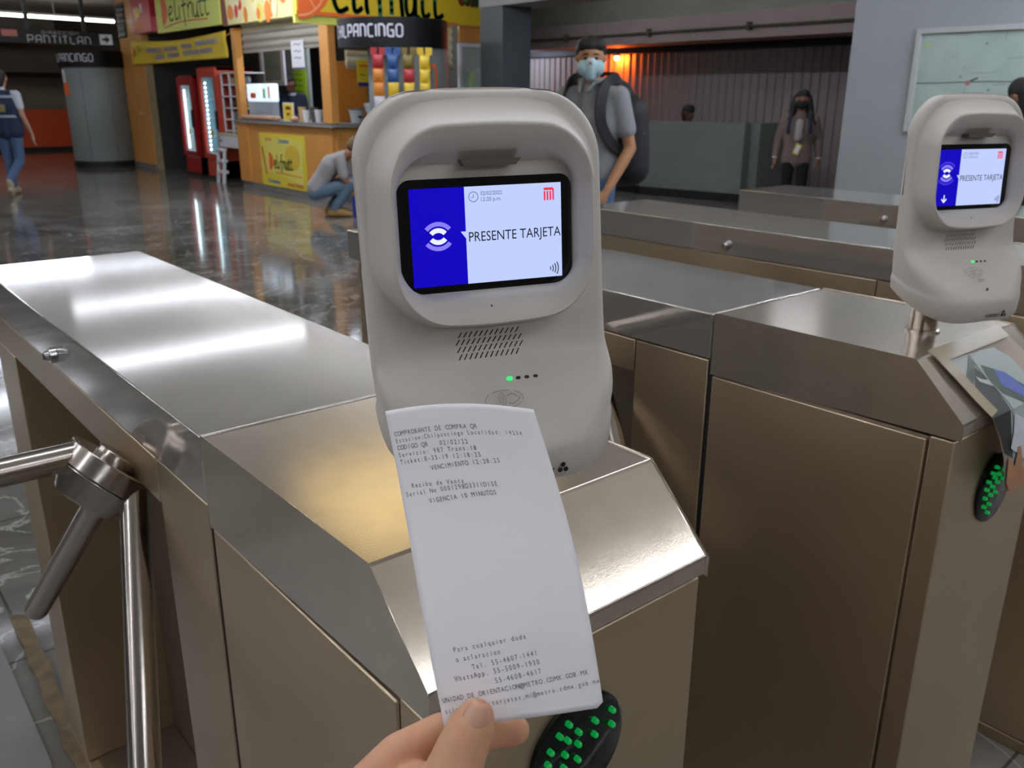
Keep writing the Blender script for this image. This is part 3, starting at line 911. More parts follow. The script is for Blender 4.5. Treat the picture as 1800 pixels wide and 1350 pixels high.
# thumb nail
nl = MB()
tp = Vector((-0.0730, -0.2246, 1.1280)) - HR
ax = (Vector((-0.0669, -0.2166, 1.1244)) - Vector((-0.0745, -0.2193, 1.1131))).normalized()
sd = ax.cross(_f).normalized()
rings = []
for j in range(7):
    t_ = j / 6
    w_ = .0062 * (1 - .35 * max(0, t_ - .6) ** 2 * 6) * (.85 + .15 * math.sin(PI * min(1, t_ * 1.4)))
    rings.append([tp + ax * (.012 * t_ - .006) + sd * (w_ * (2 * i / 8 - 1)) + _f * (.0035 * (2 * i / 8 - 1) ** 2 + .0018 * t_ ** 3) for i in range(9)])
nl.loft(rings, NAIL, False, False, closed=False)
no = nl.build('thumb_nail', hand, smooth=80)
s3_ = no.modifiers.new('t', 'SOLIDIFY')
s3_.thickness = .0006

# ================================================================ picture notice taped to the second turnstile
nt_ = thing('picture_notice', 'creased cardboard picture notice taped over the sloped front of turnstile', 'notice', (TS, 0, 0))
prof = [(.004, 1.0835), (-.030, 1.0535), (-.058, 1.0265), (-.080, 1.0060), (-.090, .9780), (-.0960, .950), (-.0985, .920), (-.0960, .892)]
def nsheet(x, t_, lift=0.):
    q = t_ * (len(prof) - 1)
    i = min(int(q), len(prof) - 2)
    fr = q - i
    y = prof[i][0] + (prof[i + 1][0] - prof[i][0]) * fr
    z = prof[i][1] + (prof[i + 1][1] - prof[i][1]) * fr
    d = Vector((prof[i + 1][0] - prof[i][0], prof[i + 1][1] - prof[i][1])).normalized()
    skew = .065 * t_
    return (x + skew, y + d.y * lift, z - d.x * lift)
def npatch(mb, poly, mt, lift):
    """poly in sheet coordinates (x metres, t 0..1), refined so it follows the fold"""
    bmx = bmesh.new()
    vv = [bmx.verts.new((p[0], p[1], 0)) for p in poly]
    bmx.faces.new(vv)
    for k in range(1, 14):
        g = bmx.verts[:] + bmx.edges[:] + bmx.faces[:]
        bmesh.ops.bisect_plane(bmx, geom=g, plane_co=(0, k / 14, 0), plane_no=(0, 1, 0))
    bmx.verts.index_update()
    mb.add([nsheet(v.co.x, v.co.y, lift) for v in bmx.verts], [tuple(v.index for v in f.verts) for f in bmx.faces], mt)
    bmx.free()
CARD = mat('cardboard', 'B9A894', .7, var=.1, vscale=(30, 30, 30))
card = MB()
npatch(card, [(.042, 0), (.262, 0), (.262, 1), (.042, 1)], CARD, 0)
co = card.build('cardboard', nt_, smooth=60)
so = co.modifiers.new('thick', 'SOLIDIFY')
so.thickness = .0006
so.offset = 0
pic = MB()
npatch(pic, [(0.0470, 0.0633), (0.1950, 0.0867), (0.1765, 0.4950), (0.1305, 1.0200), (0.0620, 1.0150), (0.0445, 0.3867)], mat('print_pale', 'B4B9AE', .4), 0.0012)
npatch(pic, [(0.1045, 0.1367), (0.1085, 0.1817), (0.1075, 0.2883), (0.0985, 0.4017), (0.0735, 0.5800), (0.0645, 0.7450), (0.0440, 0.6783), (0.0410, 0.4217), (0.0655, 0.2267)], mat('print_dark', '34372F', .4), 0.0016)
npatch(pic, [(0.1200, 0.0767), (0.1100, 0.1267), (0.0675, 0.2133), (0.0640, 0.1683)], mat('print_green', '4B5A48', .4), 0.0018)
npatch(pic, [(0.0870, 0.1783), (0.0965, 0.2083), (0.1210, 0.2350), (0.1055, 0.2583), (0.0850, 0.2117)], mat('print_glint', 'C8CEC4', .4), 0.002)
npatch(pic, [(0.1145, 0.0967), (0.1505, 0.0783), (0.1915, 0.0933), (0.2080, 0.1567), (0.2065, 0.3383), (0.1615, 0.9883), (0.0915, 0.6933), (0.0915, 0.4950), (0.1055, 0.3833), (0.1075, 0.2883), (0.1085, 0.1817)], mat('print_reader', 'B6C2BC', .4), 0.002)
npatch(pic, [(0.1205, 0.1383), (0.1600, 0.2217), (0.1865, 0.3867), (0.1580, 0.4983), (0.1115, 0.3200), (0.1100, 0.2250)], mat('print_green', '4B5A48', .4), 0.0026)
npatch(pic, [(0.1400, 0.1833), (0.1600, 0.2217), (0.1785, 0.4067), (0.1630, 0.4667), (0.1255, 0.2717)], mat('print_screen', '5A6FC4', .4), 0.0029)
npatch(pic, [(0.1000, 0.4567), (0.1545, 0.6217), (0.1545, 0.9767), (0.0610, 0.6650)], mat('print_ticket', 'DDDEDF', .4), 0.003)
npatch(pic, [(0.0395, 0.8733), (0.0490, 0.7117), (0.0660, 0.7967), (0.0905, 0.8433), (0.1490, 0.9067), (0.1410, 1.0200), (0.0610, 1.0200)], mat('print_skin', 'C08A5F', .4), 0.0034)
npatch(pic, [(0.0660, 0.7967), (0.0815, 0.6800), (0.0895, 0.6783), (0.0905, 0.8500), (0.0790, 0.8967)], mat('print_skin', 'C08A5F', .4), 0.0037)
pic.build('printed_picture', nt_, smooth=0)
tp_ = MB()
TAPE = mat('packing_tape', 'B8A98C', .25)
npatch(tp_, [(.036, .0), (.062, .0), (.060, .40), (.034, .42)], TAPE, .0045)
npatch(tp_, [(.036, .0), (.25, .0), (.25, .07), (.036, .07)], TAPE, .0048)
tp_.build('tape', nt_, smooth=0)

# ================================================================ the juice kiosk
FXP, SYP = 5.56, 10.2
def facade(y, z, off=0.):
    return frame_at((FXP - off, y, z), (0, -1, 0), (0, 0, 1))
def side(x, z, off=0.):
    return frame_at((x, SYP - off, z), (1, 0, 0), (0, 0, 1))
ORG = mat('orange_paint', 'D09148', .42, var=.08, vscale=(3, 3, 3))
ORG_D = mat('orange_panel', 'B8741E', .5)
TOPG = mat('countertop_grey', '8A8784', .35, var=.15, vscale=(15, 15, 15))
STONE = mat('stone_strip', 'A3926B', .6, var=.2, vscale=(20, 20, 20))
SH_G = mat('shutter_grey', '938C80', .5)
SH_C = mat('shutter_cream', 'CFC6A4', .5)
WHITE = mat('white_paint', 'D9DADC', .4)
YEL = mat('sign_yellow', 'E3C32C', .45, var=.05, vscale=(2, 2, 2))
YELP = mat('sign_pale_yellow', 'DDE36A', .45, var=.05, vscale=(2, 2, 2))
SGREEN = mat('sign_green', '2A7A52', .5)
SORNG = mat('sign_orange', 'E4682A', .5)
SPALE = mat('sign_pale_orange', 'F0A070', .5)
RED = mat('fridge_red', '931B1C', .3)
RED2 = mat('fridge_orange_red', 'B4412C', .3)
GLASS = mat('glass_pane', 'DCE8EA', .03, alpha=.12)
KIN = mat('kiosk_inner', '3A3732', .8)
NEON = mat('neon_paper', 'B9E332', .5)

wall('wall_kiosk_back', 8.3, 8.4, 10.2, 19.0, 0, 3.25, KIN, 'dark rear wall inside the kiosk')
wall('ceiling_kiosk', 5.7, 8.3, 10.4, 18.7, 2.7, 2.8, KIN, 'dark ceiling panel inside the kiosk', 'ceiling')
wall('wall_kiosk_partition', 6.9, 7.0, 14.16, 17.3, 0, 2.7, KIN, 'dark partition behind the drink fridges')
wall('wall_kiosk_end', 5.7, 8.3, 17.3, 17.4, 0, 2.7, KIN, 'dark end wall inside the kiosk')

t = thing('kiosk_pillar', 'broad orange pillar with dark louvre vent at left end of kiosk', 'pillar', (FXP, 18.05, 0))
MB().box(0, .14, -.65, .65, .09, 3.25, ORG).build('pillar_body', t, bevel=.01)
MB().box(-.008, .15, -.66, .66, 0, .09, mat('plinth_grey', '77736C', .6)).build('plinth', t, bevel=.004)
MB().box(.02, .12, -.77, -.65, 0, 2.3, STONE).build('stone_strip', t, bevel=.004)
vm = MB().box(-.02, .0, .12, .56, 2.45, 3.08, mat('vent_dark', '3B4046', .5))
for i in range(6):
    vm.prism([(-.045, 2.47 + i * .1), (-.02, 2.53 + i * .1), (-.02, 2.54 + i * .1), (-.045, 2.48 + i * .1)], 'y', .14, .54, mat('vent_slat', '50565C', .5))
vm.build('louvre_vent', t, smooth=0)
mk = MB()
mk.M = frame_at((-.003, 0, 1.05), (0, -1, 0), (0, 0, 1))
for i in range(7):
    mk.disc((.05 + .05 * i, .01 * math.sin(i * 2)), .03 - .003 * i, mat('paint_scuff', 'D9CBB4', .6), 0, 9, ry=.022)
mk.build('scuff_mark', t, smooth=0)
def post(nm, label, x0, x1, y0, y1, z0, z1):
    t = thing(nm, label, 'post', ((x0 + x1) / 2, (y0 + y1) / 2, z0))
    a, b = (x1 - x0) / 2, (y1 - y0) / 2
    MB().box(-a, a, -b, b, 0, z1 - z0, ORG).build('post_body', t, bevel=.006)
    MB().box(-a - .004, a + .004, -b - .004, b + .004, z1 - z0 - .03, z1 - z0 + .004, ORG_D).build('post_collar', t, bevel=.002)
    return t
post('kiosk_post', 'narrow orange post between the shelf rack and the vendor window', 5.55, 5.66, 13.10, 13.24, 1.045, 2.36)
post('kiosk_post', 'orange corner post standing on the grey kiosk countertop', 5.55, 5.66, 10.20, 10.44, 1.045, 2.36)
post('kiosk_post', 'thin pale post at right end of the kiosk side', 8.22, 8.30, 10.18, 10.26, 0, 3.25)

t = thing('kiosk_counter', 'orange kiosk counter with grey plinth and yellow poster on front', 'counter', (FXP, 11.7, 0))
MB().box(0, .5, -1.45, 1.2, .10, 1.0, ORG).build('front_panel', t, bevel=.004)
MB().box(-.03, .5, 1.2, 1.58, .10, 1.0, ORG).build('end_pilaster', t, bevel=.004)
MB().box(.05, 2.62, -1.495, -1.0, .10, 1.0, ORG).build('side_panel', t, bevel=.004)
MB().box(.0, .52, -1.5, 1.57, 0, .10, mat('plinth_grey', '77736C', .6))  .box(.5, 2.62, -1.49, -1.0, 0, .10, mat('plinth_grey', '77736C', .6)).build('plinth', t, bevel=.003)
hm = MB()
for z in (.93, .89, .84):
    hm.sph((.10, -1.497, z), (.008, .004, .008), BLACK, 8, 6)
hm.build('bolt_hole', t)
tag(MB().prism([(5.5, 13.29), (5.5, 10.14), (8.2, 10.14), (8.2, 10.75), (6.1, 10.75), (6.1, 13.29)], 'z', 1.0, 1.045, TOPG).build('countertop', bevel=.006),
    'grey speckled L shaped countertop of the kiosk', 'countertop')

# signs along the top
def board(nm, label, M_, w, h, base, draw, cat='sign', depth=.06):
    o = thing(nm, label, cat, M_.translation)
    R = M_.copy()
    R.translation = (0, 0, 0)
    b = MB()
    b.M = R
    b.box(0, w, 0, h, -depth, 0, base)
    b.build('sign_board', o, bevel=.004)
    g = MB()
    g.M = R
    draw(g)
    if g.v:
        g.build('sign_print', o, smooth=0)
    return o
def d1(g):
    delifrutt(g, .30, .10, .50, SORNG, SGREEN, SPALE, .002, .06, .62, 1.80)
    g.ribbon(cr([(.36, .07), (1.2, .13), (2.3, .11)], 6), .02, SORNG, .002)
board('shop_sign', 'pale yellow juice shop sign above the striped banner', facade(16.1, 2.42, .12), 2.78, .82, YELP, d1)
FR = [mat('fruit_red', 'C9252B', .5), mat('fruit_orange', 'E8822B', .5), mat('fruit_yellow', 'E9D25A', .5), mat('fruit_green', '5F8A34', .5), mat('fruit_brown', '7A3320', .5), mat('fruit_cream', 'EDE3B0', .5)]
def d2(g):
    rr = random.Random(3)
    g.flat([(.0, .0), (.22, 0), (.12, .8), (0, .8)], FR[4], .002)
    for i in range(46):
        x, y = rr.uniform(.12, 2.2), rr.uniform(.08, .78)
        c = FR[rr.choice((0, 0, 1, 2, 3, 5, 5, 1))]
        r_ = rr.uniform(.05, .11)
        g.disc((x, y), r_, c, .002 + .0012 * (i % 12), 12, ry=r_ * rr.uniform(1, 1.7))
board('shop_sign', 'fruit picture sign board between the two juice shop signs', facade(13.3, 2.40, .10), 2.36, .84, mat('sign_cream', 'E6DC9A', .45), d2)
def d3(g):
    delifrutt(g, .02, -.05, .86, SORNG, SGREEN, SPALE, .002, .075, .50, 1.72)
    rr = random.Random(5)
    for i in range(26):
        x, y = 2.64 + rr.gauss(0, .16), .30 + abs(rr.gauss(0, .17))
        c = (FR[0], FR[0], FR[3], FR[3], FR[4], mat('leaf_dark', '24401F', .5))[i % 6]
        r_ = rr.uniform(.05, .085)
        g.disc((max(2.40, min(3.1, x)), y), r_, c, .002 + .0011 * i, 12, ry=r_ * 1.2)
    g.flat([(0, 0), (2.45, 0), (2.45, .022), (0, .05)], SORNG, .0018)
board('shop_sign', 'big yellow juice shop sign above the round black station band', side(5.06, 2.345, .16), 3.2, .95, YEL, d3, depth=.1)
board('sign_strip', 'yellow lower strip under the big juice shop sign', side(5.06, 2.25, .10), 1.76, .09, YELP, lambda g: None, depth=.05)
board('panel_strip', 'plain orange strip above the kiosk side window', side(7.62, 2.13, .04), .59, .215, ORG, lambda g: None, 'panel', depth=.04)
def d4(g):
    WQ = mat('sign_white', 'E6E0DC', .5)
    g.disc((.30, .35), .16, FR[2], .002, 14, ry=.09)
    g.disc((.34, .14), .2, FR[1], .003, 14, ry=.07)
    for (x, y, w_, h_) in ((.12, .36, .12, .07), (.48, .34, .13, .14), (.16, .22, .1, .05)):
        g.flat([(x, y), (x + w_, y), (x + w_, y + h_), (x, y + h_)], WQ, .004)
board('snack_sign', 'small red box sign beside the pale yellow shop sign', facade(17.3, 2.46, .15), .98, .62, mat('sign_red', 'C02536', .4), d4, depth=.15)
# cloth banner: draped sheet
o = thing('banner', 'sagging yellow cloth banner with two lines of lilac lettering', 'banner', (FXP - .035, 17.85, 2.38))
def bpos(u, v):
    sag = -.05 * math.sin(PI * u) * (1 - v) * .4
    return (-.03 * math.sin(u * 9 + v * 2) * (1 - u) - .01 * math.sin(v * 6), -4.5 * u + .04 * v * (1 - u), -.10 * u * (1 - v) * .2 - .44 * v - .02 * u + .03 * u * v - .05 * math.sin(PI * u) * (1 - v) + sag)
bn = MB()
bn.loft([[bpos(i / 40, j / 10) for i in range(41)] for j in range(11)], mat('banner_cloth', 'E4C531', .6, var=.12, vscale=(2, 2, 2)), False, False, closed=False)
b_ = bn.build('banner_cloth', o, smooth=80)
sm_ = b_.modifiers.new('t', 'SOLIDIFY')
sm_.thickness = .004
for yy_, zz_ in ((.02, -.03), (-.05, -.42)):
    MB().cyl((-.02, yy_ - .12, zz_), (.036, yy_ - .12, zz_ + .01), .012, ORG_D, n=8).build('tie', o)
MB().cyl((0, -4.46, -.12), (.12, -4.58, -.02), .008, ORG_D, n=8).build('tie', o)
LIL = mat('banner_lilac', '77719E', .6)
PLW = mat('banner_white', 'DED8D2', .6)
def on_banner(txt, u0, u1, v, hgt, mt, lift, bold=0.):
    tv, tf, tw = text_mesh(txt, bold)
    tx.add([(lambda p: (p[0] - lift, p[1], p[2]))(bpos(u0 + (u1 - u0) * q[0] / tw, v - q[1] * hgt)) for q in tv], tf, mt)
for w_, u0, u1, v_ in (('SANDWICH', .20, .35, .50), ('LICUADOS', .38, .535, .46), ('TORTAS', .58, .69, .42), ('ENSALADAS', .73, .93, .38),
                       ('JUGOS', .27, .37, .80), ('LICUADOS', .41, .545, .76), ('COCTEL DE FRUTAS', .59, .87, .73)):
    tx = MB()
    on_banner(w_, u0, u1, v_, .26, PLW, .012, .07)
    on_banner(w_, u0, u1, v_, .26, LIL, .016, .015)
    tx.build('banner_word', o, smooth=0)
def bflat(poly, mt, lift=.012):
    tx.add([(lambda p: (p[0] - lift, p[1], p[2]))(bpos(*q)) for q in poly], [tuple(range(len(poly)))], mt)
tx = MB()
bflat([(.035, .25), (.06, .35), (.07, .5), (.06, .62), (.035, .70)], SORNG)
tx.build('banner_slice', o, smooth=0)
tx = MB()
bflat([(.08, .25), (.12, .2), (.14, .45), (.10, .5)], mat('banner_olive', 'A0A83C', .6))
tx.build('banner_motif', o, smooth=0)
# rolled shutters
def shutter(nm, label, M_, w, h, mt, n):
    o = thing(nm, label, 'shutter', M_.translation)
    R = M_.copy()
    R.translation = (0, 0, 0)
    b = MB()
    b.M = R
    pr_ = []
    for i in range(n):
        z0 = h * i / n
        dz = h / n
        pr_ += [(-.0, z0), (.022, z0 + dz * .25), (.028, z0 + dz * .5), (.022, z0 + dz * .75)]
    pr_ += [(0, h), (-.03, h), (-.03, 0)]
    b.add([(0, p[1], p[0]) for p in pr_] + [(w, p[1], p[0]) for p in pr_], [tuple(range(len(pr_))), tuple(range(2 * len(pr_) - 1, len(pr_) - 1, -1))]
          + [(i, (i + 1) % len(pr_), len(pr_) + (i + 1) % len(pr_), len(pr_) + i) for i in range(len(pr_))], mt)
    b.build('shutter_slats', o, smooth=0)
    q = MB()
    q.M = R
    q.box(0, w, -.04, .0, -.03, .03, SH_G).build('bottom_rail', o, bevel=.004)
shutter('roller_shutter', 'half lowered grey roller shutter above the vendor', facade(13.08, 2.05, -.12), 2.58, .42, SH_G, 4)
shutter('roller_shutter', 'half lowered cream roller shutter behind the round station band', side(5.86, 1.78, -.10), 1.72, .56, SH_C, 5)

# drink fridges
CAN = [mat('bottle_red', 'A3262A', .3), mat('bottle_amber', 'B06A26', .3), mat('bottle_green', '4F8448', .3), mat('bottle_clear', 'A9C4CC', .2), mat('bottle_cola', '3A1C14', .3)]
def bottle_master(c):
    return MB().lathe([(.028, 0), (.031, .01), (.031, .12), (.026, .15), (.012, .18), (.012, .205)], CAN[c], n=12).build('drink_bottle', smooth=60)
BM = [bottle_master(c) for c in range(5)]
used = set()
def put_bottle(c, loc, label, group):
    src = BM[c]
    o = src if c not in used else src.copy()
    if c in used:
        COL.objects.link(o)
    used.add(c)
    o.location = loc
    tag(o, label, 'bottle', group)
    return o
LST = mat('fridge_led', 'FFFFFF', .3, emit=16., emit_col='E6FBFF')
FIN = mat('fridge_inner', 'B4CCD4', .5)
FBLUE = mat('fridge_inner_blue', '86BCD0', .5)
CNAMES = ['red', 'amber', 'green', 'clear', 'dark']
def fridge(label, y0, y1, h, body, inner, nled, name):
    w = y1 - y0
    t = thing('drink_fridge', label, 'fridge', (5.66, (y0 + y1) / 2, 0), group='upright drink fridges in the kiosk')
    a, dp = w / 2, .62
    MB().box(0, dp, -a, -a + .04, .05, h, body).box(0, dp, a - .04, a, .05, h, body).box(dp - .03, dp, -a, a, .05, h, body).box(0, dp, -a, a, h - .06, h, body).box(0, dp, -a, a, .05, .34, body).build('cabinet', t, bevel=.004)
    MB().box(.03, dp - .03, -a + .04, -a + .05, .34, h - .06, inner).box(.03, dp - .03, a - .05, a - .04, .34, h - .06, inner).box(dp - .05, dp - .03, -a + .04, a - .04, .34, h - .06, inner).build('liner', t, smooth=0)
    for i in range(4):
        MB().box(.06, dp - .06, -a + .05, a - .05, .42 + i * .3, .43 + i * .3, WHITE).build('shelf', t, smooth=0)
    d = MB().box(-.04, 0, -a, -a + .09, .36, h - .02, body).box(-.04, 0, a - .09, a, .36, h - .02, body).box(-.04, 0, -a + .09, a - .09, h - .16, h - .02, body).box(-.04, 0, -a + .09, a - .09, .36, .44, body).build('door', t, bevel=.004)
    MB().box(-.022, -.016, -a + .09, a - .09, .44, h - .16, GLASS).build('glass_pane', d, smooth=0)
    MB().box(-.075, -.04, -a + .02, -a + .06, .85, 1.15, BLACK).build('door_handle', d, bevel=.006)
    MB().disc((0, 0), .06, YEL, 0, 16).build('price_sticker', d, smooth=0, loc=(0, 0, 0)).matrix_local = frame_at((-.026, -.02, .78), (0, -1, 0), (0, 0, 1))
    s = MB()
    for i in range(nled):
        z = .5 + (h - .75) * i / (nled - 1)
        s.sph((.035, a - .135, z), (.010, .016, .016), LST, 10, 6)
    s.build('light_strip', t)
    MB().box(-.012, .02, -a + .03, a - .03, .06, .33, body).build('lower_panel', t, bevel=.006)
    MB().box(-.02, 0, -a, a, .0, .05, BLACK).box(.02, dp, -a + .02, a - .02, 0, .05, BLACK).build('foot_rail', t, smooth=0)
    for i in range(4):
        for j in range(3):
            c = (i * 2 + j * (1 if name == 'left' else 3)) % 5
            put_bottle(c, (5.66 + .2, (y0 + y1) / 2 + .17 - .12 * j - (.02 if w < .7 else 0), .431 + .3 * i),
                       '%s drink bottle standing inside the %s drink fridge' % (CNAMES[c], 'dark red' if name == 'left' else 'taller orange red'), 'drink bottles in the %s fridge' % name)
    return t
fridge('dark red upright drink fridge with a dotted light strip, farther from counter', 15.28, 15.98, 1.72, RED, FIN, 20, 'left')
fridge('taller orange red drink fridge with bright blue inside, nearer the counter', 14.2, 14.97, 1.84, RED2, FBLUE, 16, 'right')
# white shelf rack and table
t = thing('shelf_rack', 'white wire shelf rack of packets beside the orange red fridge', 'rack', (5.9, 13.75, .806))
MB().box(-.2, -.17, .40, .43, 0, .93, WHITE).build('upright', t, bevel=.003)
MB().box(-.2, -.17, .08, .11, 0, .93, WHITE).build('upright', t, bevel=.003)
MB().box(-.2, -.17, -.43, -.40, 0, .93, WHITE).build('upright', t, bevel=.003)
MB().box(.18, .2, -.43, .43, 0, .93, mat('rack_back', '55524E', .6)).build('back_panel', t, smooth=0)
for i in range(6):
    MB().box(-.2, .2, -.43, .43, .02 + i * .18, .04 + i * .18, WHITE).build('shelf', t, bevel=.003)
PK = [mat('packet_white', 'C9C6C6', .5), mat('packet_brown', '6E4636', .5), mat('packet_cream', 'C8B48E', .5), mat('packet_grey', '9AA0AA', .5), mat('packet_red', '8E3B34', .5)]
def pillow(w, d, h, m):
    b = MB()
    rings = []
    for k in range(7):
        t_ = k / 6
        th = max(.06, math.sin(PI * t_) ** .6)
        rings.append([(w / 2 * math.cos(a) * (1 - .04 * math.sin(PI * t_)), d / 2 * math.sin(a) * th, h * t_) for a in [2 * PI * i / 14 for i in range(14)]])
    return b.loft(rings, m)
pm_ = []
for i, m_ in enumerate(PK):
    o = pillow(.15, .08, .115, m_).build('packet', smooth=60)
    o.rotation_euler = (0, 0, PI / 2)
    pm_.append([o, False])
WHICH = ['white', 'brown', 'cream', 'grey', 'red']
for i in range(5):
    for j in range(4):
        k = (i * 3 + j * 2) % 5
        src, us = pm_[k]
        o = src.copy() if us else src
        if us:
            COL.objects.link(o)
        pm_[k][1] = True
        o.location = (5.86, 14.05 - .20 * j, .851 + .18 * i)
        tag(o, '%s packet on the white wire shelf rack' % WHICH[k], 'packet', 'packets on the white rack')
t = thing('side_table', 'white side table under the shelf rack with one small knob', 'table', (5.88, 13.75, 0))
MB().box(-.3, .3, -.44, .44, .76, .805, mat('table_top', 'C8BFA6', .4)).build('table_top', t, bevel=.004)
MB().box(-.29, -.27, -.43, .43, .58, .76, WHITE).build('apron', t, bevel=.003)
MB().cyl((-.29, .34, .68), (-.31, .34, .68), .02, mat('knob_dark', '4A4F6A', .4)).build('knob', t)
for y in (-.41, .41):
    for x in (-.26, .26):
        MB().box(x - .025, x + .025, y - .025, y + .025, 0, .76, mat('table_leg_dark', '35332F', .6)).build('leg', t, smooth=0)
t = thing('step_stool', 'white folding step stool under the white side table', 'stool', (5.52, 14.0, 0))
for y in (-.12, .12):
    MB().prism([(-.06, 0), (-.02, 0), (.04, .56), (.0, .56)], 'y', y - .018, y + .018, WHITE).build('side_rail', t, bevel=.003)
for z in (.16, .34, .52):
    MB().box(-.04, .06, -.12, .12, z, z + .045, WHITE).build('step', t, bevel=.004)

# counter poster
def d5(g):
    PR, PB = mat('poster_red', 'C4453C', .5), mat('poster_blue', '2F6FB5', .5)
    g.flat([(.06, .22), (.75, .16), (1.38, .06), (1.40, .68), (1.0, .72), (.1, .72)], mat('poster_cream', 'DCCF62', .5), .0012)
    g.disc((1.08, .45), .24, mat('poster_gold', 'D6B63A', .5), .002, 20, ry=.18)
    delifrutt(g, .30, .24, .26, SORNG, SGREEN, None, .003, .08)
    g.ribbon([(.5, .21), (1.34, .19)], .012, SORNG, .003)
    g.text('Jugos', .085, PR, .20, .665, .003, width=.22, bold=.02)
    g.text('Licuados', .085, PB, .66, .65, .003, width=.34, bold=.02)
    g.text('Cocteles', .085, PB, .22, .05, .003, width=.40, bold=.02)
    g.text('Agua fresca', .085, PR, .86, .04, .003, width=.52, bold=.02)
    g.flat([(.06, .56), (.11, .58), (.20, .18), (.16, .15)], PR, .003)
board('wall_poster', 'yellow juice poster stuck on the orange counter front', facade(12.52, .09, .01), 1.49, .77, mat('poster_yellow', 'DDC93A', .45), d5, 'poster', depth=.008)

# things in and on the counter
t = thing('display_case', 'lit glass display case with fruit stickers on the countertop', 'display case', (5.72, 12.59, 1.045))
DW = .38
MB().box(-.06, .06, -DW, .47, .0, .03, WHITE).build('base', t, bevel=.004)
MB().box(-.055, .055, -DW + .01, .46, .03, .26, mat('case_glass', 'B8C4CC', .08, alpha=.45)).build('glass_case', t, bevel=.003)
hd = MB().box(-.065, .065, -.02, .48, .26, .52, mat('lit_header', 'DDEBF0', .3, emit=.75, emit_col='DCEEFF')).box(-.065, .065, -DW, -.04, .26, .52, MATS['lit_header'])
H = hd.build('lit_header', t, bevel=.02)
st = MB()
st.M = frame_at((-.067, .44, .28), (0, -1, 0), (0, 0, 1))
for i, c in enumerate((FR[1], FR[0], FR[0], FR[1])):
    st.disc((.13 + i * .045, .07), .042, c, .001 + .0006 * i, 14)
st.flat([(.54, .03), (.64, .03), (.64, .17), (.54, .17)], mat('sticker_green', '9ED4A8', .4), .002)
st.flat([(.72, .03), (.79, .03), (.79, .2), (.72, .2)], mat('sticker_peach', 'EDB08C', .4), .002)
st.build('sticker', H, smooth=0)
hw0, hw1 = Vector((6.5000, 14.3315, 2.1439)), Vector((6.5000, 13.4266, 1.5554))
t = thing('hanging_window', 'white framed glass pane hung behind the display case', 'window', (6.5, (hw0.y + hw1.y) / 2, hw1.z))
hs = (hw0.y - hw1.y) / .66
for (a, b, c, d) in ((-.33, .33, .0, .07), (-.33, .33, .67, .74), (-.33, -.26, .07, .67), (.26, .33, .07, .67)):
    MB().box(-.02, .02, a * hs, b * hs, c, d, mat('frame_lilac', 'C6C2CC', .4)).build('frame_bar', t, bevel=.004)
MB().box(-.004, .004, -.26 * hs, .26 * hs, .07, .67, mat('pane_grey', 'B4BCBE', .05, alpha=.35)).build('glass_pane', t, smooth=0)
MB().cyl((0, -.25, .74), (0, -.25, 1.08), .006, STEEL_DARK, n=8).build('hanger', t)
MB().cyl((0, .25, .74), (0, .25, 1.08), .006, STEEL_DARK, n=8).build('hanger', t)
def paper_sheet(label, x, y0, y1, z0, z1, m_, lines=0):
    o = thing('paper_notice', label, 'notice', (x, (y0 + y1) / 2, (z0 + z1) / 2))
    a, b = (y1 - y0) / 2, (z1 - z0) / 2
    MB().box(-.003, .003, -a, a, -b, b, m_).build('sheet', o, smooth=0)
    g = MB()
    g.M = frame_at((-.0045, 0, 0), (0, -1, 0), (0, 0, 1))
    for i in range(lines):
        zz = b * .7 - i * b * 1.5 / max(1, lines)
        g.ribbon([(-a * .6, zz), (-a * .1, zz + .012), (a * .2, zz - .01), (a * .6, zz + .008)], .012, mat('marker_ink', '54603A', .6), 0)
    if lines:
        g.build('writing', o, smooth=0)
q0, q1 = Vector((7.2000, 15.2424, 2.1801)), Vector((7.2000, 13.9802, 1.1898))
wall('wall_kiosk_panel', 7.2, 7.25, q1.y, q0.y, 0, 2.69, mat('kiosk_panel_pale', 'A9B0AC', .6), 'pale panel behind the vendor')
q0, q1 = Vector((7.1900, 14.6662, 1.8194)), Vector((7.1900, 14.0473, 1.3218))
paper_sheet('large neon green notice behind the vendor', 7.19, q1.y, q0.y, q1.z, q0.z, NEON, 4)
q0, q1 = Vector((7.1900, 15.2155, 1.8289)), Vector((7.1900, 14.8441, 1.5710))
paper_sheet('small neon green notice behind the hanging window pane', 7.19, q1.y, q0.y, q1.z, q0.z, NEON, 2)
q0, q1 = Vector((5.6400, 11.4192, 2.1178)), Vector((5.6400, 11.0480, 1.7685))
paper_sheet('long white handwritten sheet hanging from the grey shutter', 5.64, q1.y, q0.y, q1.z, q0.z, WHITE, 3)
t = tag(MB().box(5.98, 6.5, 10.86, 10.9, 1.05, 1.85, ORG_D).build('inner_panel', bevel=.004), 'orange inner panel behind the hanging menu card', 'panel')
def d6(g):
    g.flat([(0, 0), (.3, 0), (.3, .05), (0, .05)], mat('menu_blue', '2B2F7A', .5), .002)
    g.ribbon([(.04, .26), (.26, .25)], .03, SORNG, .002)
    g.disc((.21, .15), .06, FR[0], .002, 14, ry=.035)
    g.ribbon([(.04, .15), (.12, .14)], .015, SGREEN, .002)
board('menu_card', 'small yellow menu card with blue foot beside the corner post', side(6.0, 1.52, -.064), .3, .33, YEL, d6, depth=.01)
t = thing('price_card', 'bright yellow price card standing on the countertop before the vendor', 'card', (5.60, 11.56, 1.045))
MB().box(-.006, .006, -.165, .165, .0, .255, WHITE).build('card_frame', t, bevel=.003)
g = MB()
g.M = frame_at((-.0075, 0, 0), (0, -1, 0), (0, 0, 1))
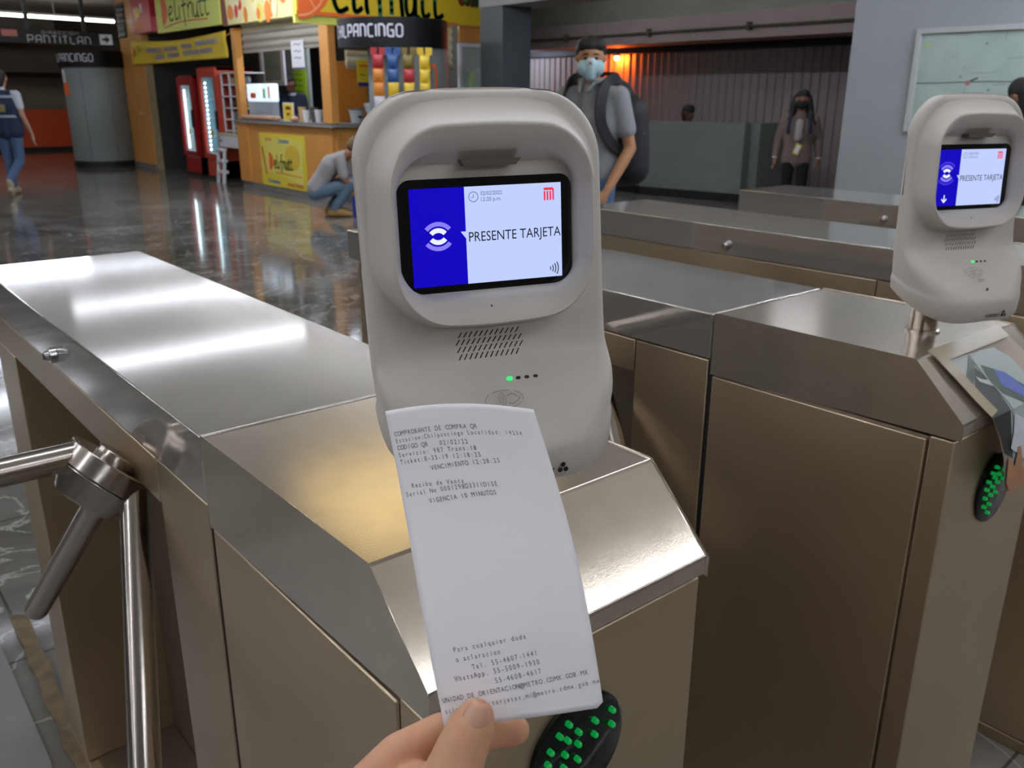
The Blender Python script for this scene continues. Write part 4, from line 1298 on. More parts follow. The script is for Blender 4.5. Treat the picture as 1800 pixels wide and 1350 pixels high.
g.flat([(-.145, .015), (.145, .015), (.145, .24), (-.145, .24)], YEL, 0)
g.ribbon([(-.08, .175), (.0, .185), (.08, .172)], .045, FR[4], .001)
g.ribbon([(-.05, .095), (.05, .10)], .04, FR[4], .001)
g.build('card_face', t, smooth=0)
# cups, jar, tubs, rolls
def simple(nm, label, cat, mb_, loc, grp=None, smooth=50):
    o = mb_.build(nm, smooth=smooth)
    o.location = loc
    return tag(o, label, cat, grp)
CUPM = mat('cup_tan', 'B9986A', .5)
t = thing('blender_jar', 'blender jar with grey lid standing left of the corner post', 'blender', (5.95, 11.0, 1.045))
MB().lathe([(.10, 0), (.10, .16), (.07, .18)], mat('blender_base', '8C8A90', .4), n=16).build('base', t)
MB().lathe([(.06, .18), (.085, .38), (.085, .40)], mat('blender_glass', 'B59A7C', .2), n=16).build('jar', t)
MB().lathe([(.09, .40), (.09, .45), (.04, .47)], mat('lid_grey', '9C9C9C', .4), n=16).build('lid', t)
for i, (y, h, c) in enumerate(((11.26, .20, CUPM), (11.14, .16, WHITE), (10.90, .2, mat('tumbler_dark', '4E4440', .4)), (10.78, .17, mat('tumbler_white', 'C9C9C9', .4)))):
    simple('cup', ['tan cup right of the yellow price card', 'white cup between the tan cup and the blender', 'dark tumbler beside the blender jar', 'pale tumbler next to the corner post'][i],
           'cup', MB().lathe([(.04, 0), (.055, h), (.05, h), (.037, .01)], c, n=14), (5.66, y, 1.045), 'cups on the countertop')
for i in range(9):
    y = 13.02 - i * .15 if i < 7 else 11.90 - (i - 7) * .56
    simple('bread_roll', 'pinkish bread roll in the row at the countertop edge', 'bread', MB().sph((0, 0, .035), (.06, .075, .038), mat('roll_crust', 'C49A80', .6, var=.2, vscale=(20, 20, 20)), 12, 8), (5.575, y, 1.045), 'bread rolls along the countertop')
TUB = mat('tub_white', 'C4CACC', .35)
for i, (x, s_, lab) in enumerate(((6.05, .9, 'white tub with dark lid at left of the pair, on the side counter'), (6.35, 1.25, 'big white tub in the middle of the side counter'), (6.72, 1.1, 'white tub half hidden behind the ticket reader'))):
    t = thing('food_tub', lab, 'tub', (x, 10.42, 1.045), group='white tubs on the side counter')
    MB().lathe([(.085 * s_, 0), (.115 * s_, .17 * s_), (.125 * s_, .175 * s_), (.125 * s_, .19 * s_)], TUB, n=22).build('tub_body', t)
    MB().lathe([(.127 * s_, .19 * s_), (.127 * s_, .205 * s_), (.05, .21 * s_)], mat('tub_lid_blue', '3F3A63', .4) if i == 0 else TUB, n=22).build('tub_lid', t)
    q = MB()
    q.M = frame_at((0, -.104 * s_, .06 * s_), (1, 0, 0), (0, .15, 1))
    q.disc((0, .03), .04, mat('tub_print', '4A4A4A', .5), .004, 14, ry=.022)
    q.build('tub_mark', t, smooth=0)
# side window at the right end
t = thing('side_window', 'white framed kiosk side window with papers behind the glass', 'window', (7.63, SYP, 1.05))
for (a, b, c, d) in ((0, .585, 0, .05), (0, .585, 1.02, 1.07), (0, .05, .05, 1.02), (.53, .585, .05, 1.02)):
    MB().box(a, b, -.03, .03, c, d, WHITE).build('frame_bar', t, bevel=.004)
MB().box(.05, .53, -.005, .005, .05, 1.02, mat('window_glass', 'C8D4D0', .05, alpha=.15)).build('glass_pane', t, smooth=0)
MB().box(.05, .2, .02, .024, .05, .70, mat('paper_mint', '9DB3A6', .6)).build('paper_strip', t, smooth=0)
MB().prism([(.22, .05), (.53, .05), (.53, .78), (.42, .76), (.30, .70)], 'y', .02, .024, mat('paper_grey_green', '9AA394', .6)).build('paper_roll', t, smooth=0)
MB().prism([(.21, .45), (.25, .45), (.28, .68), (.23, .69)], 'y', .014, .018, NEON).build('paper_tab', t, smooth=0)

# ================================================================ station columns, signs
def round_column(label, c, rb, ccol, rc_, zb0, zb1, a_end, hgt):
    t = thing('round_column', label, 'column', (c[0], c[1], 0))
    ox, oy = ccol[0] - c[0], ccol[1] - c[1]
    MB().cyl((ox, oy, .12), (ox, oy, zb0), rc_, GREYC, n=64, caps=False).build('cladding', t, smooth=60)
    MB().cyl((ox, oy, 0), (ox, oy, .12), rc_ + .01, BLACK, n=64).build('skirt', t, smooth=40)
    MB().cyl((0, 0, zb0), (0, 0, zb1), rb, mat('sign_black', '0B0B0D', .5, spec=.25), n=72).build('sign_band', t, smooth=40)
    g = MB()
    SW_ = mat('sign_lettering', 'B9B7C0', .5)
    tot = metro_text(MB(), 'CHILPANCINGO', hgt, SW_, sx=.82)
    zt = zb0 + (zb1 - zb0) * .34
    def fn(mb, pts, w_, m_):
        fine = []
        for a, b in zip(pts[:-1], pts[1:]):
            k = max(1, int(abs(a[0] - b[0]) / .02))
            fine += [tuple(a[q] + (b[q] - a[q]) * i / k for q in (0, 1)) for i in range(k)]
        fine.append(pts[-1])
        tmp = MB()
        tmp.ribbon(fine, w_, m_)
        vs = []
        for x, y, z in tmp.v:
            an = a_end - (tot - x) / rb
            vs.append(((rb + .003) * math.cos(an), (rb + .003) * math.sin(an), zt + y))
        mb.add(vs, tmp.f, m_)
    metro_text(g, 'CHILPANCINGO', hgt, SW_, sx=.82, fn=fn)
    g.build('band_lettering', t, smooth=0)
    sm = MB()
    for an in (a_end - .5, a_end + .35):
        x, y = ox + (rc_ + .001) * math.cos(an), oy + (rc_ + .001) * math.sin(an)
        sm.box(x - .003, x + .003, y - .003, y + .003, .13, zb0, CONC_D)
    sm.build('cladding_seam', t, smooth=0)
    return t, ox, oy
c1 = (5.1353, 19.1236, 2.1120)
def ang_to_cam(c):
    return math.atan2(CAM.y - c[1], CAM.x - c[0])
t, ox, oy = round_column('round grey column with black station band, beside the orange pillar', c1, .65, c1, .60, 1.905, 2.205, ang_to_cam(c1) + .05, .135)
def curved_patch(parent, nm, ox, oy, r, a0, a1, z0, z1, m_, n=6):
    MB().loft([[(ox + r * math.cos(a0 + (a1 - a0) * i / n), oy + r * math.sin(a0 + (a1 - a0) * i / n), z) for i in range(n + 1)] for z in (z0, z1)], m_, False, False, closed=False).build(nm, parent, smooth=0)
curved_patch(t, 'sticker_white', 0, 0, .603, ang_to_cam(c1) - 1.42, ang_to_cam(c1) - 1.12, 1.62, 1.86, WHITE)
curved_patch(t, 'sticker_orange', 0, 0, .603, ang_to_cam(c1) - 1.40, ang_to_cam(c1) - .98, 1.38, 1.62, SORNG)
c2, cc2 = (5.8016, 9.0450, 1.8485), (5.9517, 8.9615, 1.8506)
t, ox, oy = round_column('round grey column with black station band, in front of kiosk side', c2, .655, cc2, .486, 1.935, 2.25, ang_to_cam(c2) + .22, .125)
a0 = ang_to_cam(cc2)
bnd = MB()
for i in range(10):
    a_, b_ = a0 + .50 + .035 * i, a0 + .50 + .035 * (i + 1)
    top = 1.70 + .06 * math.sin(PI / 2 * min(1, (1 - i / 10) * 1.6))
    if i < 6:
        bnd.add([(ox + (.489) * math.cos(q), oy + (.489) * math.sin(q), z) for q, z in ((a_, 1.70 + .004 * (6 - i)), (b_, 1.70 + .003 * (6 - i)), (b_, 1.755), (a_, 1.76))], [(0, 1, 2, 3)], SORNG)
bnd.add([(ox + (.489) * math.cos(q), oy + (.489) * math.sin(q), z) for q, z in ((a0 + .66, 1.0), (a0 + .77, 1.0), (a0 + .77, 1.70), (a0 + .70, 1.755))], [(0, 1, 2, 3)], SORNG)
bnd.build('sticker_orange', t, smooth=0)

# snack bag strips hung before the second column
SN = {n_: mat('snack_' + n_, h, .4, var=.15, vscale=(30, 30, 30)) for n_, h in (('red', 'A3242A'), ('blue', '2E4F86'), ('yellow', 'D9B62C'), ('white', 'C3C0C4'), ('orange', 'CC7A24'), ('olive', '6B5A1C'), ('green', '6E8A48'))}
SBM = {n_: [pillow(.125, .05, .15, m_).build('snack_bag', smooth=60), False] for n_, m_ in SN.items()}
SLOC = [(664, ['red', 'orange', 'orange', 'white', 'yellow']), (690, ['blue', 'blue', 'yellow', 'white', 'yellow']), (716, ['olive', 'red', 'yellow', 'red', 'olive']), (744, ['yellow', 'yellow', 'yellow', 'yellow', 'blue'])]
BASES = [(5.2299, 8.4787, 1.8158), (5.3404, 8.3449, 1.8153), (5.4955, 8.2574, 1.8174), (5.6635, 8.1869, 1.8203)]
for (px, cols), bp_ in zip(SLOC, BASES):
    nm = {664: 'first', 690: 'second', 716: 'third', 744: 'fourth'}[px]
    o = thing('bag_strip', '%s hanging display strip of snack bags counted from the menu card' % nm, 'display strip', (bp_[0], bp_[1], 1.92))
    MB().box(-.012, .012, .030, .034, -.95, .0, BLACK).build('strip', o, smooth=0).rotation_euler = (0, 0, math.radians(-38))
    MB().box(-.085, .085, .030, .036, -.08, .0, SN[cols[0]]).build('strip_header', o, smooth=0).rotation_euler = (0, 0, math.radians(-38))
    dv = Vector((cc2[0] - bp_[0], cc2[1] - bp_[1], 0))
    dv = dv.normalized() * (dv.length - .48)
    MB().cyl((0, 0, -.02), (dv.x, dv.y, .0), .008, BLACK, n=8).build('hook', o)
    for i, cn in enumerate(cols):
        src, us = SBM[cn]
        b = src.copy() if us else src
        if us:
            COL.objects.link(b)
        SBM[cn][1] = True
        b.location = (bp_[0], bp_[1], 1.92 - .23 - .148 * i)
        b.rotation_euler = (0, 0, math.radians(-38))
        tag(b, '%s snack bag on the %s hanging strip' % (cn, nm), 'snack bag', 'snack bags hung before the column')
for n_, (o, us) in SBM.items():
    if not us:
        bpy.data.objects.remove(o)

# hanging direction sign
p0, p1 = Vector((2.9056, 16.0000, 2.3943)), Vector((4.6911, 16.0000, 2.1748))
t = thing('hanging_sign', 'long black hanging direction sign with white arrow', 'sign', (p0.x, 16, p1.z))
Wd, Hd = p1.x - p0.x, p0.z - p1.z
MB().box(0, Wd, 0, .16, 0, Hd, MATS['sign_black']).build('sign_box', t, bevel=.006)
def sg():
    g_ = MB()
    g_.M = frame_at((0, -.003, 0), (1, 0, 0), (0, 0, 1))
    return g_
kx = Wd / 212
LT = mat('sign_lettering_dim', '8F8C88', .5)
tot = metro_text(MB(), 'PANTITLAN', 1, LT)
hh = Hd * .50
g = sg()
metro_text(g, 'PANTITLAN', hh, LT, 50 * kx, Hd * .08, 0, .17, .34, sx=117 * kx / (tot * hh))
g.build('station_name', t, smooth=0)
tot = metro_text(MB(), 'DIRECCION', 1, LT)
hh = Hd * .17
g = sg()
metro_text(g, 'DIRECCION', hh, LT, 76 * kx, Hd * .72, 0, .2, .4, sx=64 * kx / (tot * hh))
g.build('direction_word', t, smooth=0)
WS = mat('arrow_white', 'B9BCBA', .5)
g = sg()
g.flat([(180 * kx, Hd * .1), (204 * kx, Hd * .1), (204 * kx, Hd * .84), (180 * kx, Hd * .84)], WS, .001)
cxm, czm = 192 * kx, Hd * .47
a_ = Hd * .28
g.flat([(cxm - a_, czm - a_ * .3), (cxm, czm - a_ * .3), (cxm, czm + a_ * .3), (cxm - a_, czm + a_ * .3)], BLACK, .002)
g.flat([(cxm - .1 * a_, czm - a_), (cxm + a_, czm), (cxm - .1 * a_, czm + a_)], BLACK, .002)
g.build('arrow_plate', t, smooth=0)
g = sg()
g.flat([(6 * kx, Hd * .45), (33 * kx, Hd * .45), (33 * kx, Hd * .9), (6 * kx, Hd * .9)], mat('line_colour', '8E4A3C', .5), .001)
g.build('line_plate', t, smooth=0)
for x in (54 * kx, 156 * kx):
    MB().box(x - .03, x + .03, .06, .10, Hd, 3.3 - p1.z, BLACK).build('hanger', t, smooth=0)

# map board on the right wall
t = thing('map_board', 'white framed neighbourhood map board on the grey wall', 'board', (7.6, 3.46, 1.12))
BW, BH = 2.6, .85
for (a, b, c, d) in ((-BW, 0, 0, .045), (-BW, 0, BH - .045, BH), (-.045, 0, .045, BH - .045), (-BW, -BW + .045, .045, BH - .045)):
    MB().box(-.045, 0, a, b, c, d, mat('board_frame', 'B4B7B5', .4)).build('frame_bar', t, bevel=.004)
MB().box(-.012, 0, -BW + .045, -.045, .045, BH - .045, mat('map_paper', 'AFC0B6', .3, var=.10, vscale=(6, 6, 6), bump=.3, bscale=(5, 5, 9))).build('map_sheet', t, smooth=0)
g = MB()
g.M = frame_at((-.0135, -.045, .045), (0, -1, 0), (0, 0, 1))
MP = mat('map_line', '7E8C84', .5)
rr = random.Random(9)
g.ribbon([(0, .36), (.6, .37), (1.4, .36), (2.4, .38)], .006, mat('map_dark', '3F4A4A', .5), .0006)
for i in range(40):
    x, y = rr.uniform(.2, 2.3), rr.uniform(.04, .72)
    l = rr.uniform(.04, .22)
    if i % 2:
        g.ribbon([(x, y), (x + l, y + .01)], .004, MP, .0004)
    else:
        g.ribbon([(x, y), (x + .01, y + l * .6)], .004, MP, .0004)
for i in range(16):
    x, y = rr.uniform(.2, 2.2), rr.uniform(.05, .7)
    g.disc((x, y), .012, MP, .0005, 8)
g.disc((.055, .67), .022, mat('map_yellow', 'B5BE5A', .5), .0006, 4)
g.disc((.06, .58), .012, mat('map_sand', 'B9B08A', .5), .0006, 8)
g.disc((.44, .36), .022, mat('map_red', 'B4757A', .5), .0008, 12)
g.ribbon([(.46, .375), (.52, .40)], .014, MATS['map_dark'], .0008)
g.build('map_print', t, smooth=0)

# ================================================================ people
def sk(name, h, **k):
    return mat('skin_' + name, h, .55, spec=.3, **k)
DENIM = mat('denim_blue', '4A6285', .8, var=.15, vscale=(30, 30, 30))
DENIM2 = mat('denim_grey_blue', '5E7487', .8, var=.18, vscale=(25, 25, 25))
HAIR = mat('hair_dark', '17130F', .6)
EYE = mat('eye_dark', '120D0A', .3)
def mirror(v):
    return (-v[0], v[1], v[2])
def hand_caps(w, d, side_v, s=1.):
    """palm and five fingers: w wrist, d pointing direction, side_v towards the thumb"""
    w, d, t = Vector(w), Vector(d).normalized(), Vector(side_v).normalized()
    o = [(w, w + d * .07 * s, .024 * s, .028 * s)]
    o.append((w + d * .05 * s + t * .018 * s, w + d * .075 * s + t * .020 * s, .020 * s, .018 * s))
    o.append((w + d * .05 * s - t * .018 * s, w + d * .075 * s - t * .020 * s, .020 * s, .018 * s))
    nrm = d.cross(t)
    for i, (off, ln) in enumerate(((.028, .068), (.010, .078), (-.010, .072), (-.028, .056))):
        b = w + d * .085 * s + t * off * s
        m1 = b + (d * .55 + nrm * .12) * ln * s
        o.append((b, m1, .0115 * s, .0105 * s))
        o.append((m1, m1 + (d * .42 + nrm * .30) * ln * s, .0105 * s, .009 * s))
    b = w + d * .025 * s + t * .026 * s
    o.append((b, b + (d * .5 + t * .5) * .055 * s, .014 * s, .012 * s))
    o.append((b + (d * .5 + t * .5) * .055 * s, b + (d * .75 + t * .55) * .08 * s, .012 * s, .010 * s))
    return o
def V(*a):
    return Vector(a)
def head_caps(c, f, up, s=1.):
    """skull, jaw, nose, ears, lips: c centre, f facing direction"""
    c, f, up = Vector(c), Vector(f).normalized(), Vector(up).normalized()
    r = f.cross(up)
    o = [(c + up * .03 * s - f * .018 * s, c + up * .03 * s + f * .015 * s, .080 * s, .078 * s),
         (c - up * .03 * s + f * .03 * s, c - up * .075 * s + f * .045 * s, .062 * s, .040 * s),
         (c + f * .086 * s + up * .012 * s, c + f * .104 * s - up * .020 * s, .010 * s, .014 * s),
         (c + f * .085 * s - up * .052 * s + r * .016 * s, c + f * .085 * s - up * .052 * s - r * .016 * s, .009 * s, .009 * s)]
    for q in (-1, 1):
        o.append((c + r * q * .078 * s - up * .018 * s, c + r * q * .084 * s + up * .018 * s, .011 * s, .015 * s))
        o.append((c + r * q * .035 * s + f * .070 * s + up * .030 * s, c + r * q * .012 * s + f * .076 * s + up * .030 * s, .012 * s, .010 * s))
    return o
def face_bits(t, c, f, up, s=1., brow=True):
    c, f, up = Vector(c), Vector(f).normalized(), Vector(up).normalized()
    r = f.cross(up)
    for q in (-1, 1):
        MB().sph(c + r * q * .031 * s + f * .079 * s + up * .010 * s, (.013 * s, .010 * s, .008 * s), EYE, 10, 6).build('eye', t)
        if brow:
            b = MB().tube([c + r * q * .014 * s + f * .089 * s + up * .030 * s, c + r * q * .032 * s + f * .083 * s + up * .034 * s, c + r * q * .048 * s + f * .068 * s + up * .028 * s], .0055 * s, HAIR, 6)
            b.build('eyebrow', t)
def chain(*pts):
    return [(a[0], b[0], a[1], b[1]) for a, b in zip(pts[:-1], pts[1:])]
def torso(pel, chest, neck, rv, wp, wc, ws, s=1., rb=0., dp=1.):
    """two-sided trunk: hips, waist, chest, shoulders; rv right direction, w* half widths"""
    pel, chest, neck, rv = Vector(pel), Vector(chest), Vector(neck), Vector(rv).normalized()
    mid = pel.lerp(chest, .5)
    sh = chest.lerp(neck, .72)
    o = []
    for q in (-1, 1):
        o += chain((pel + rv * q * wp, .090 * s * dp + rb), (mid + rv * q * (wp + wc) * .42, .085 * s * dp + rb), (chest + rv * q * wc, .095 * s * dp + rb), (sh + rv * q * ws, .052 * s + rb))
    o += chain((pel, .10 * s * dp + rb), (mid, .095 * s * dp + rb), (chest, .105 * s * dp + rb), (sh, .062 * s + rb), (neck, .054 * s + rb * .3))
    return o
VX = .011
def person(name, label, loc, rz, J, cloth, skin, group=None, s=1., vox=VX):
    """J: joints in local coordinates (facing -y); cloth: list of (name, caps builder, material, voxel)"""
    t = thing(name, label, 'person', loc, rz, group)
    b = []
    hc_, f, up = J['head'], J['face'], J['up']
    b += head_caps(hc_, f, up, s)
    b += [(Vector(J['neck']) - Vector(up) * .03, Vector(hc_) - Vector(up) * .05 * s, .052 * s, .050 * s)]
    b += torso(J['pel'], J['chest'], J['neck'], J['rv'], .075 * s, .075 * s, .125 * s, s)
    for k in ('L', 'R'):
        sh, el, wr = Vector(J['sh' + k]), Vector(J['el' + k]), Vector(J['wr' + k])
        b += chain((sh, .050 * s), (sh.lerp(el, .5), .043 * s), (el, .037 * s), (el.lerp(wr, .35), .037 * s), (wr, .025 * s))
        b += hand_caps(wr, J['hd' + k], J['th' + k], s)
        hp, kn, an = Vector(J['hp' + k]), Vector(J['kn' + k]), Vector(J['an' + k])
        b += chain((hp, .080 * s), (hp.lerp(kn, .5), .068 * s), (kn, .052 * s), (kn.lerp(an, .35), .053 * s), (an, .036 * s))
        b += [(an, Vector(J['to' + k]), .036 * s, .028 * s)]
    blob('body', b, vox, skin, t, 4)
    return t
def legs_caps(J, rb, s=1., ank=.94):
    o = []
    pel = Vector(J['pel'])
    rv = Vector(J['rv']).normalized()
    for k in ('L', 'R'):
        hp, kn, an = Vector(J['hp' + k]), Vector(J['kn' + k]), Vector(J['an' + k])
        an = kn.lerp(an, ank)
        o += chain((hp, .088 * s + rb), (hp.lerp(kn, .5), .075 * s + rb), (kn, .060 * s + rb), (kn.lerp(an, .4), .058 * s + rb), (an, .052 * s + rb))
        o.append((pel, hp, .10 * s + rb, .09 * s + rb))
    return o
def sleeve_caps(J, k, t0, rb, s=1.):
    sh, el, wr = Vector(J['sh' + k]), Vector(J['el' + k]), Vector(J['wr' + k])
    if t0 <= 1:
        return chain((sh, .056 * s + rb), (sh.lerp(el, t0 * .5), .053 * s + rb), (sh.lerp(el, t0), .052 * s + rb))
    return chain((sh, .056 * s + rb), (sh.lerp(el, .5), .050 * s + rb), (el, .044 * s + rb), (el.lerp(wr, .45), .042 * s + rb), (el.lerp(wr, t0 - 1), .033 * s + rb))
def shoes(t, J, m, sole=None, s=1.):
    for k in ('L', 'R'):
        an, to = Vector(J['an' + k]), Vector(J['to' + k])
        d = (to - an)
        heel = an - Vector((d.x, d.y, 0)) * .25 + Vector((0, 0, (to - an).z * .8))
        b = blob('shoe', [(an, an.lerp(to, .5), .047 * s, .044 * s), (heel, to, .042 * s, .038 * s), (an.lerp(to, .5), to + d * .2, .043 * s, .032 * s)], .010, m, t, 3)
def standing(h, spread=.10, **kw):
    q = h / 1.72
    J = dict(head=(0, -.015 * q, 1.605 * q), face=(0, -1, 0), up=(0, 0, 1), neck=(0, .005, 1.47 * q), chest=(0, 0, 1.24 * q), pel=(0, .01, .95 * q), rv=(1, 0, 0),
             shR=(.185 * q, .01, 1.40 * q), elR=(.235 * q, .03, 1.12 * q), wrR=(.24 * q, -.03, .88 * q), hdR=(.02, -.08, -1), thR=(-.3, -1, 0),
             shL=(-.185 * q, .01, 1.40 * q), elL=(-.235 * q, .03, 1.12 * q), wrL=(-.24 * q, -.03, .88 * q), hdL=(-.02, -.08, -1), thL=(.3, -1, 0),
             hpR=(.09 * q, 0, .90 * q), knR=(.10 * q, -.02, .49 * q), anR=(spread * q, .02, .085 * q), toR=(spread * 1.15 * q, -.13, .04 * q),
             hpL=(-.09 * q, 0, .90 * q), knL=(-.10 * q, -.02, .49 * q), anL=(-spread * q, .02, .085 * q), toL=(-spread * 1.15 * q, -.13, .04 * q))
    J.update(kw)
    return J
def facing(dx, dy):
    return math.atan2(dx, -dy)      # rotation that turns local -y towards (dx, dy)

# ---- man with the backpack, looking at the camera
loc = (3.6339, 3.4523, 1.7162)
h = loc[2] / 1.715 * 1.72
J = standing(h, wrL=(-.12, -.30, .86), elL=(-.24, -.06, 1.10), hdL=(.25, -.6, -.8), thL=(.7, -.2, .4), wrR=(.215, -.16, .865), elR=(.262, .035, 1.105), hdR=(-.35, -.5, -.8), thR=(-.7, -.5, 0.3))
rzm = facing(-1.16, -.34)
hd_ = Matrix.Rotation(-rzm, 3, 'Z') @ Vector((CAM.x - loc[0], CAM.y - loc[1], 0)).normalized()
J['face'] = tuple(hd_)
HRm = Matrix.Rotation(facing(hd_.x, hd_.y), 3, 'Z')
mn = person('person', 'man in grey polo shirt, blue face mask and backpack, looking at camera', (loc[0], loc[1], 0), rzm, J, None, sk('tan', 'A97A58'), vox=.009)
q = h / 1.72
POLO = mat('polo_grey', '86888A', .85, var=.06, vscale=(40, 40, 40))
blob('polo_shirt', torso((0, .01, .96 * q), J['chest'], (0, .005, 1.465 * q), (1, 0, 0), .085, .088, .135, 1, .012, 1.05) + sleeve_caps(J, 'R', .62, .010) + sleeve_caps(J, 'L', .62, .010), .009, POLO, mn, 4)
blob('collar', [(V(-.055, -.035, 1.49 * q), V(.055, -.035, 1.49 * q), .018, .018), (V(-.06, -.03, 1.485 * q), V(-.05, .055, 1.50 * q), .018, .016), (V(.06, -.03, 1.485 * q), V(.05, .055, 1.50 * q), .018, .016),
                (V(-.045, -.05, 1.475 * q), V(-.03, -.095, 1.43 * q), .014, .010), (V(.045, -.05, 1.475 * q), V(.03, -.095, 1.43 * q), .014, .010)], .008, POLO, mn, 3)
blob('trousers', legs_caps(J, .004), .011, DENIM, mn, 4)
MB().loft([[(.175 * math.cos(a), .01 + .125 * math.sin(a), z) for a in [2 * PI * i / 30 for i in range(30)]] for z in (.925 * q, .965 * q)], BLACK).build('belt', mn)
shoes(mn, J, mat('shoe_dark', '2B2724', .5))
hc_ = Vector(J['head'])
def hv(x, y, z):
    return hc_ + HRm @ V(x, y, z)
blob('hair', [(hv(0, .022, .058), hv(0, -.030, .080), .084, .062), (hv(.042, .0, .060), hv(.048, .035, .015), .050, .046), (hv(-.042, .0, .060), hv(-.048, .035, .015), .050, .046), (hv(0, .045, .02), hv(0, .045, -.045), .064, .048),
              (hv(.04, -.045, .085), hv(-.04, -.045, .085), .042, .042)], .008, HAIR, mn, 2)
MSK = mat('mask_blue', 'A9C6CC', .7)
mk = blob('face_mask', [(hv(-.035, -.045, -.040), hv(.035, -.045, -.040), .050, .050), (hv(0, -.078, -.015), hv(0, -.070, -.065), .034, .034), (hv(0, -.06, -.085), hv(0, -.04, -.09), .034, .034)], .007, MSK, mn, 5)
for s_ in (-1, 1):
    MB().tube([hv(s_ * .080, -.03, -.025), hv(s_ * .090, .0, .0), hv(s_ * .088, .015, .005)], .003, MSK, 6).build('ear_loop', mk)
face_bits(mn, hc_, tuple(hd_), (0, 0, 1))
MB().box(-.008, .008, -.128, -.124, 1.28 * q, 1.42 * q, mat('placket', '6C6E70', .8)).build('placket', mn, bevel=.002)
bk = thing('backpack', 'black backpack worn by the man in the grey polo shirt', 'backpack', mn.location, mn.rotation_euler.z)
BPK = mat('backpack_black', '15161A', .7, var=.2, vscale=(30, 30, 30))
blob('main_bag', [(V(.03, .25, 1.38 * q), V(.03, .26, 1.0 * q), .13, .15), (V(.15, .25, 1.30 * q), V(.16, .26, .98 * q), .11, .12), (V(-.10, .25, 1.32 * q), V(-.10, .26, .98 * q), .12, .13), (V(.05, .33, 1.16 * q), V(.05, .33, .96 * q), .10, .12)], .012, BPK, bk, 4)
blob('top_handle', [(V(-.03, .17, 1.50 * q), V(-.02, .18, 1.535 * q), .012, .012), (V(-.02, .18, 1.535 * q), V(.06, .18, 1.535 * q), .012, .012), (V(.06, .18, 1.535 * q), V(.07, .17, 1.50 * q), .012, .012)], .007, BPK, bk, 2)
for s_ in (-1, 1):
    pts = cr([(s_ * .12, .16, 1.47 * q), (s_ * .125, .06, 1.505 * q), (s_ * .125, -.055, 1.465 * q), (s_ * .130, -.118, 1.36 * q), (s_ * .145, -.125, 1.24 * q), (s_ * .185, -.06, 1.13 * q), (s_ * .19, .08, 1.08 * q), (s_ * .15, .18, 1.06 * q)], 5)
    sm_ = MB()
    rings = []
    for i, p in enumerate(pts):
        p = Vector(p)
        tng = (Vector(pts[min(i + 1, len(pts) - 1)]) - Vector(pts[max(i - 1, 0)])).normalized()
        out = (p - V(0, .02, p.z)).normalized()
        sd = tng.cross(out).normalized()
        rings.append([p + sd * a + out * b for a, b in ((-.034, 0), (.034, 0), (.034, .014), (-.034, .014))])
    sm_.loft(rings, BPK)
    sm_.build('shoulder_strap', bk, bevel=.004)
MB().box(.25, .262, .22, .25, 1.15 * q, 1.19 * q, mat('buckle_grey', 'A8A8A8', .4)).build('buckle', bk, bevel=.003)

# ---- woman with black mask
loc = (8.6927, 5.2293, 1.4723)
h = loc[2] * .995
J = standing(h, shR=(.155, .01, 1.175), shL=(-.155, .01, 1.175), elR=(.215, .04, .96), elL=(-.215, .04, .96), wrR=(.235, .0, .765), wrL=(-.235, .0, .765))
q = h / 1.72
wm = person('person', 'woman in taupe jacket with long dark hair and black face mask', (loc[0], loc[1], 0), facing(CAM.x - loc[0], CAM.y - loc[1]), J, None, sk('woman', '9A6A54'), s=.88, vox=.011)
JAC = mat('jacket_taupe', '7A6A60', .85, var=.08, vscale=(30, 30, 30))
blob('jacket', torso((0, .01, .86 * q), J['chest'], J['neck'], (1, 0, 0), .075, .070, .11, .88, .014) + sleeve_caps(J, 'R', 1.95, .010, .88) + sleeve_caps(J, 'L', 1.95, .010, .88), .011, JAC, wm, 4)
blob('blouse', [(V(0, -.085, 1.16 * q * 1.15), V(0, -.105, .98), .045, .05)], .010, mat('blouse_pale', 'A39B95', .8), wm, 3)
blob('trousers', legs_caps(J, .002, .88), .012, mat('trousers_black', '0D0D0F', .8), wm, 4)
shoes(wm, J, BLACK, s=.9)
for k in ('R', 'L'):
    w_ = Vector(J['wr' + k])
    MB().cyl(w_ + V(0, 0, .012), w_ + V(0, 0, -.015), .034, mat('cuff_white', 'C9C7C5', .7), n=16).build('cuff', wm)
hc_ = Vector(J['head'])
blob('hair', [(hc_ + V(0, .03, .045), hc_ + V(0, -.01, .060), .086, .070), (hc_ + V(.070, .03, .03), hc_ + V(.105, .02, -.16), .038, .048), (hc_ + V(-.070, .03, .03), hc_ + V(-.10, .02, -.14), .038, .045), (hc_ + V(.10, .0, -.16), hc_ + V(.15, -.01, -.24), .055, .03),
              (hc_ + V(-.095, .0, -.14), hc_ + V(-.12, -.02, -.20), .045, .03), (hc_ + V(0, .05, 0), hc_ + V(0, .06, -.2), .08, .07)], .010, HAIR, wm, 3)
blob('face_mask', [(hc_ + V(-.028, -.040, -.035), hc_ + V(.028, -.040, -.035), .048, .048), (hc_ + V(0, -.066, -.02), hc_ + V(0, -.06, -.06), .034, .034)], .008, mat('mask_black', '0E0F10', .7), wm, 4)
face_bits(wm, hc_, (0, -1, 0), (0, 0, 1), .88)
for s_ in (-1, 1):
    MB().tube([V(s_ * .10, -.08, 1.21), V(s_ * .115, -.112, 1.12), V(s_ * .12, -.10, 1.02)], .018, mat('strap_navy', '23294E', .7), 8).build('bag_strap', wm)
bd = thing('badge', 'yellow and white badge hanging on the woman in taupe jacket', 'badge', wm.location, wm.rotation_euler.z)
bm_ = MB()
bm_.M = Matrix.Translation((.0, -.150, .855)) @ Matrix.Rotation(.35, 4, 'Y')
